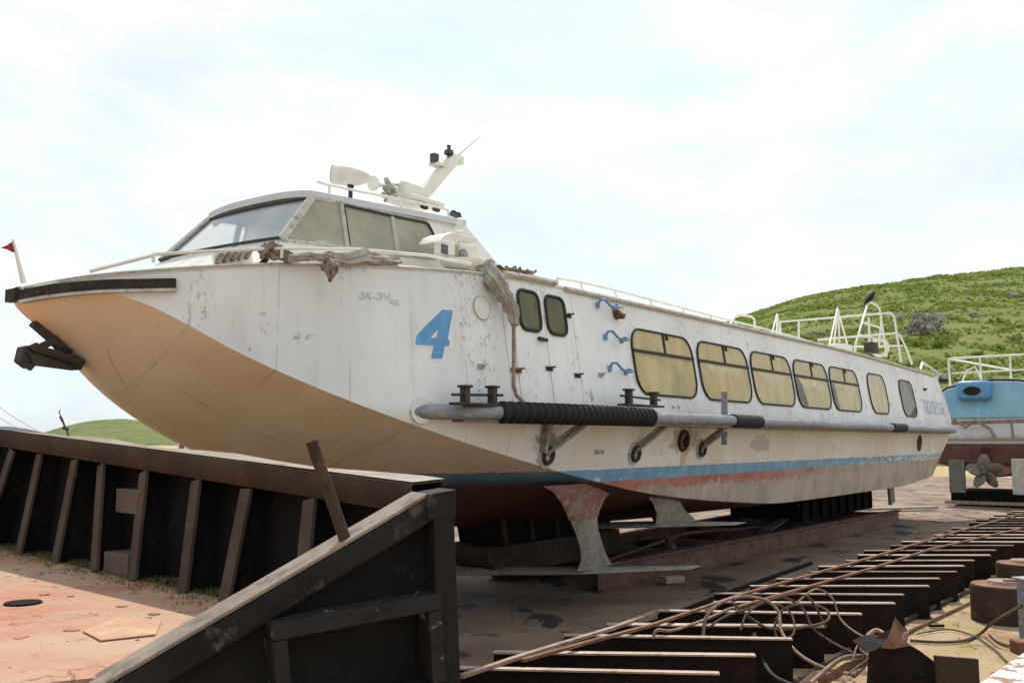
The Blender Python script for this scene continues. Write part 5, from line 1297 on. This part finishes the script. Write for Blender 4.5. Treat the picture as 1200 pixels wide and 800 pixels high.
# ---------------------------------------------------------------- far left: leaning pole, house, wires
pd = 70.; a, c = ony(83,516,pd), ony(72,490,pd); pe = tag(empty('utility_pole', (a.x, a.y, 0)), 'thin dark leaning pole in front of the left hill', 'pole')
L0 = Vector((0,0,0)); c2 = c-Vector((a.x, a.y, 0)); a2 = a-Vector((a.x, a.y, 0)); bt = a2-(c2-a2)*.8
MB().tube([Vector((bt.x,bt.y,0)), a2, c2], .07, 6).build('pole', M['darkmetal'], pe)
m = MB(); m.tube([c2+Vector((-.1,0,.15)), c2+Vector((.1,0,-.2))], .1, 8); m.tube([a2.lerp(c2,.55)+Vector((-.2,0,.05)), a2.lerp(c2,.55)+Vector((.2,0,-.05))], .12, 8); m.tube([c2, c2+Vector((-.2,0,.5)), c2+Vector((-.1,0,.6))], .04, 6); m.build('insulator', M['darkmetal'], pe)
for i, (p0_, p1_, lab) in enumerate((((-60,427),(52,509),'upper of two thin overhead wires crossing the sky at left'),((-60,443),(38,509),'lower of two thin overhead wires crossing the sky at left'))):
    A, B_ = ony(*p0_, 55), ony(*p1_, 68); P = [A.lerp(B_, t/12)-Vector((0,0,.35*math.sin(math.pi*t/12))) for t in range(13)]
    o = MB().tube(P, .018, 5).build('overhead_wire', M['tubemetal'], ang=60); tag(o, lab, 'wire', 'overhead wires')
hd = 95.; ha, hb = ony(208,531,hd), ony(228,531,hd); hz0 = ony(215,522,hd).z
hs = tag(empty('white_house', ((ha.x+hb.x)/2, hd, 0)), 'tiny white house with a window at the foot of the left hill', 'house')
w = hb.x-ha.x; m = MB(); m.box((0,1.5,1.0), (w,3,2.0)); m.build('wall', M['white'], hs, 0)
m = MB(); m.prism([(-w/2-.15,-.2,2.0),(w/2+.15,-.2,2.0),(0,-.2,2.0+.3)], (0,3.4,0)); m.build('roof', M['tubemetal'], hs, 0)
for x in (-.45, .35): m = MB(); m.box((x,-.02,1.25), (.45,.05,.6)); m.build('window', M['lens'], hs, 0)

# ---------------------------------------------------------------- light, sky, camera
SUN_DIR = Vector((.07,.77,1.0)).normalized()         # towards the sun: high behind the boats
el = math.asin(SUN_DIR.z); az = math.atan2(SUN_DIR.x, SUN_DIR.y)
ld = bpy.data.lights.new('sun', 'SUN'); ld.energy = 3.8; ld.angle = R(.55); ld.color = (1,.95,.86)
lo = bpy.data.objects.new('sun', ld); lo.rotation_euler = SUN_DIR.to_track_quat('Z', 'Y').to_euler(); col.objects.link(lo)
wd = bpy.data.worlds.new('World'); sc.world = wd; wd.use_nodes = True; t = wd.node_tree
BACK = .90                                          # clouds away from the sun are dimmer
bg = t.nodes['Background']; sky = t.nodes.new('ShaderNodeTexSky'); sky.sky_type = 'NISHITA'; sky.sun_disc = False
sky.sun_elevation = el; sky.sun_rotation = az; sky.air_density = 1.0; sky.dust_density = 2.0; sky.ozone_density = 1.0
bg.inputs['Strength'].default_value = .1
tc = t.nodes.new('ShaderNodeTexCoord'); mp = t.nodes.new('ShaderNodeMapping'); mp.inputs['Scale'].default_value = (1,1,2.4)
t.links.new(tc.outputs['Generated'], mp.inputs[0])
def wnoise(s, d, r, loc):
    mp2 = t.nodes.new('ShaderNodeMapping'); mp2.inputs['Location'].default_value = loc; t.links.new(mp.outputs[0], mp2.inputs[0])
    n = t.nodes.new('ShaderNodeTexNoise'); n.inputs['Scale'].default_value = s; n.inputs['Detail'].default_value = d; n.inputs['Roughness'].default_value = r; t.links.new(mp2.outputs[0], n.inputs['Vector']); return n.outputs['Fac']
def wramp(f, a, b, va, vb):
    q = t.nodes.new('ShaderNodeMapRange'); q.interpolation_type = 'SMOOTHSTEP'; t.links.new(f, q.inputs['Value'])
    for k_, v_ in zip(('From Min','From Max','To Min','To Max'), (a,b,va,vb)): q.inputs[k_].default_value = v_
    return q.outputs[0]
cover = wramp(wnoise(2.3, 7, .55, (2.1,.4,.2)), .34, .60, .60, 1.0)
shade = wramp(wnoise(4.5, 6, .6, (7,3,1)), .3, .7, 0, 1)
cc = t.nodes.new('ShaderNodeMix'); cc.data_type = 'RGBA'; t.links.new(shade, cc.inputs[0]); cc.inputs[6].default_value = (7.0,8.2,9.1,1); cc.inputs[7].default_value = (9.2,9.25,9.2,1)
mx = t.nodes.new('ShaderNodeMix'); mx.data_type = 'RGBA'; t.links.new(cover, mx.inputs[0]); t.links.new(sky.outputs[0], mx.inputs[6]); t.links.new(cc.outputs[2], mx.inputs[7])
dp = t.nodes.new('ShaderNodeVectorMath'); dp.operation = 'DOT_PRODUCT'; t.links.new(tc.outputs['Generated'], dp.inputs[0]); dp.inputs[1].default_value = SUN_DIR
bk = wramp(dp.outputs['Value'], -.55, .45, BACK, 1.0)
sm = t.nodes.new('ShaderNodeVectorMath'); sm.operation = 'SCALE'; t.links.new(mx.outputs[2], sm.inputs[0]); t.links.new(bk, sm.inputs['Scale'])
t.links.new(sm.outputs[0], bg.inputs['Color'])

cd = bpy.data.cameras.new('camera'); cd.lens = F/1200*36; cd.sensor_width = 36; cd.clip_start = .05; cd.clip_end = 6000
co = bpy.data.objects.new('camera', cd); co.location = (0,0,EYE); co.rotation_euler = (R(90)+PITCH, 0, 0); col.objects.link(co); sc.camera = co
sc.view_settings.view_transform = 'Standard'; sc.view_settings.look = 'None'; sc.view_settings.exposure = .28; sc.view_settings.gamma = 1; sc.view_settings.use_curve_mapping = False
sc.cycles.max_bounces = 6; sc.cycles.transparent_max_bounces = 12; sc.cycles.use_denoising = True
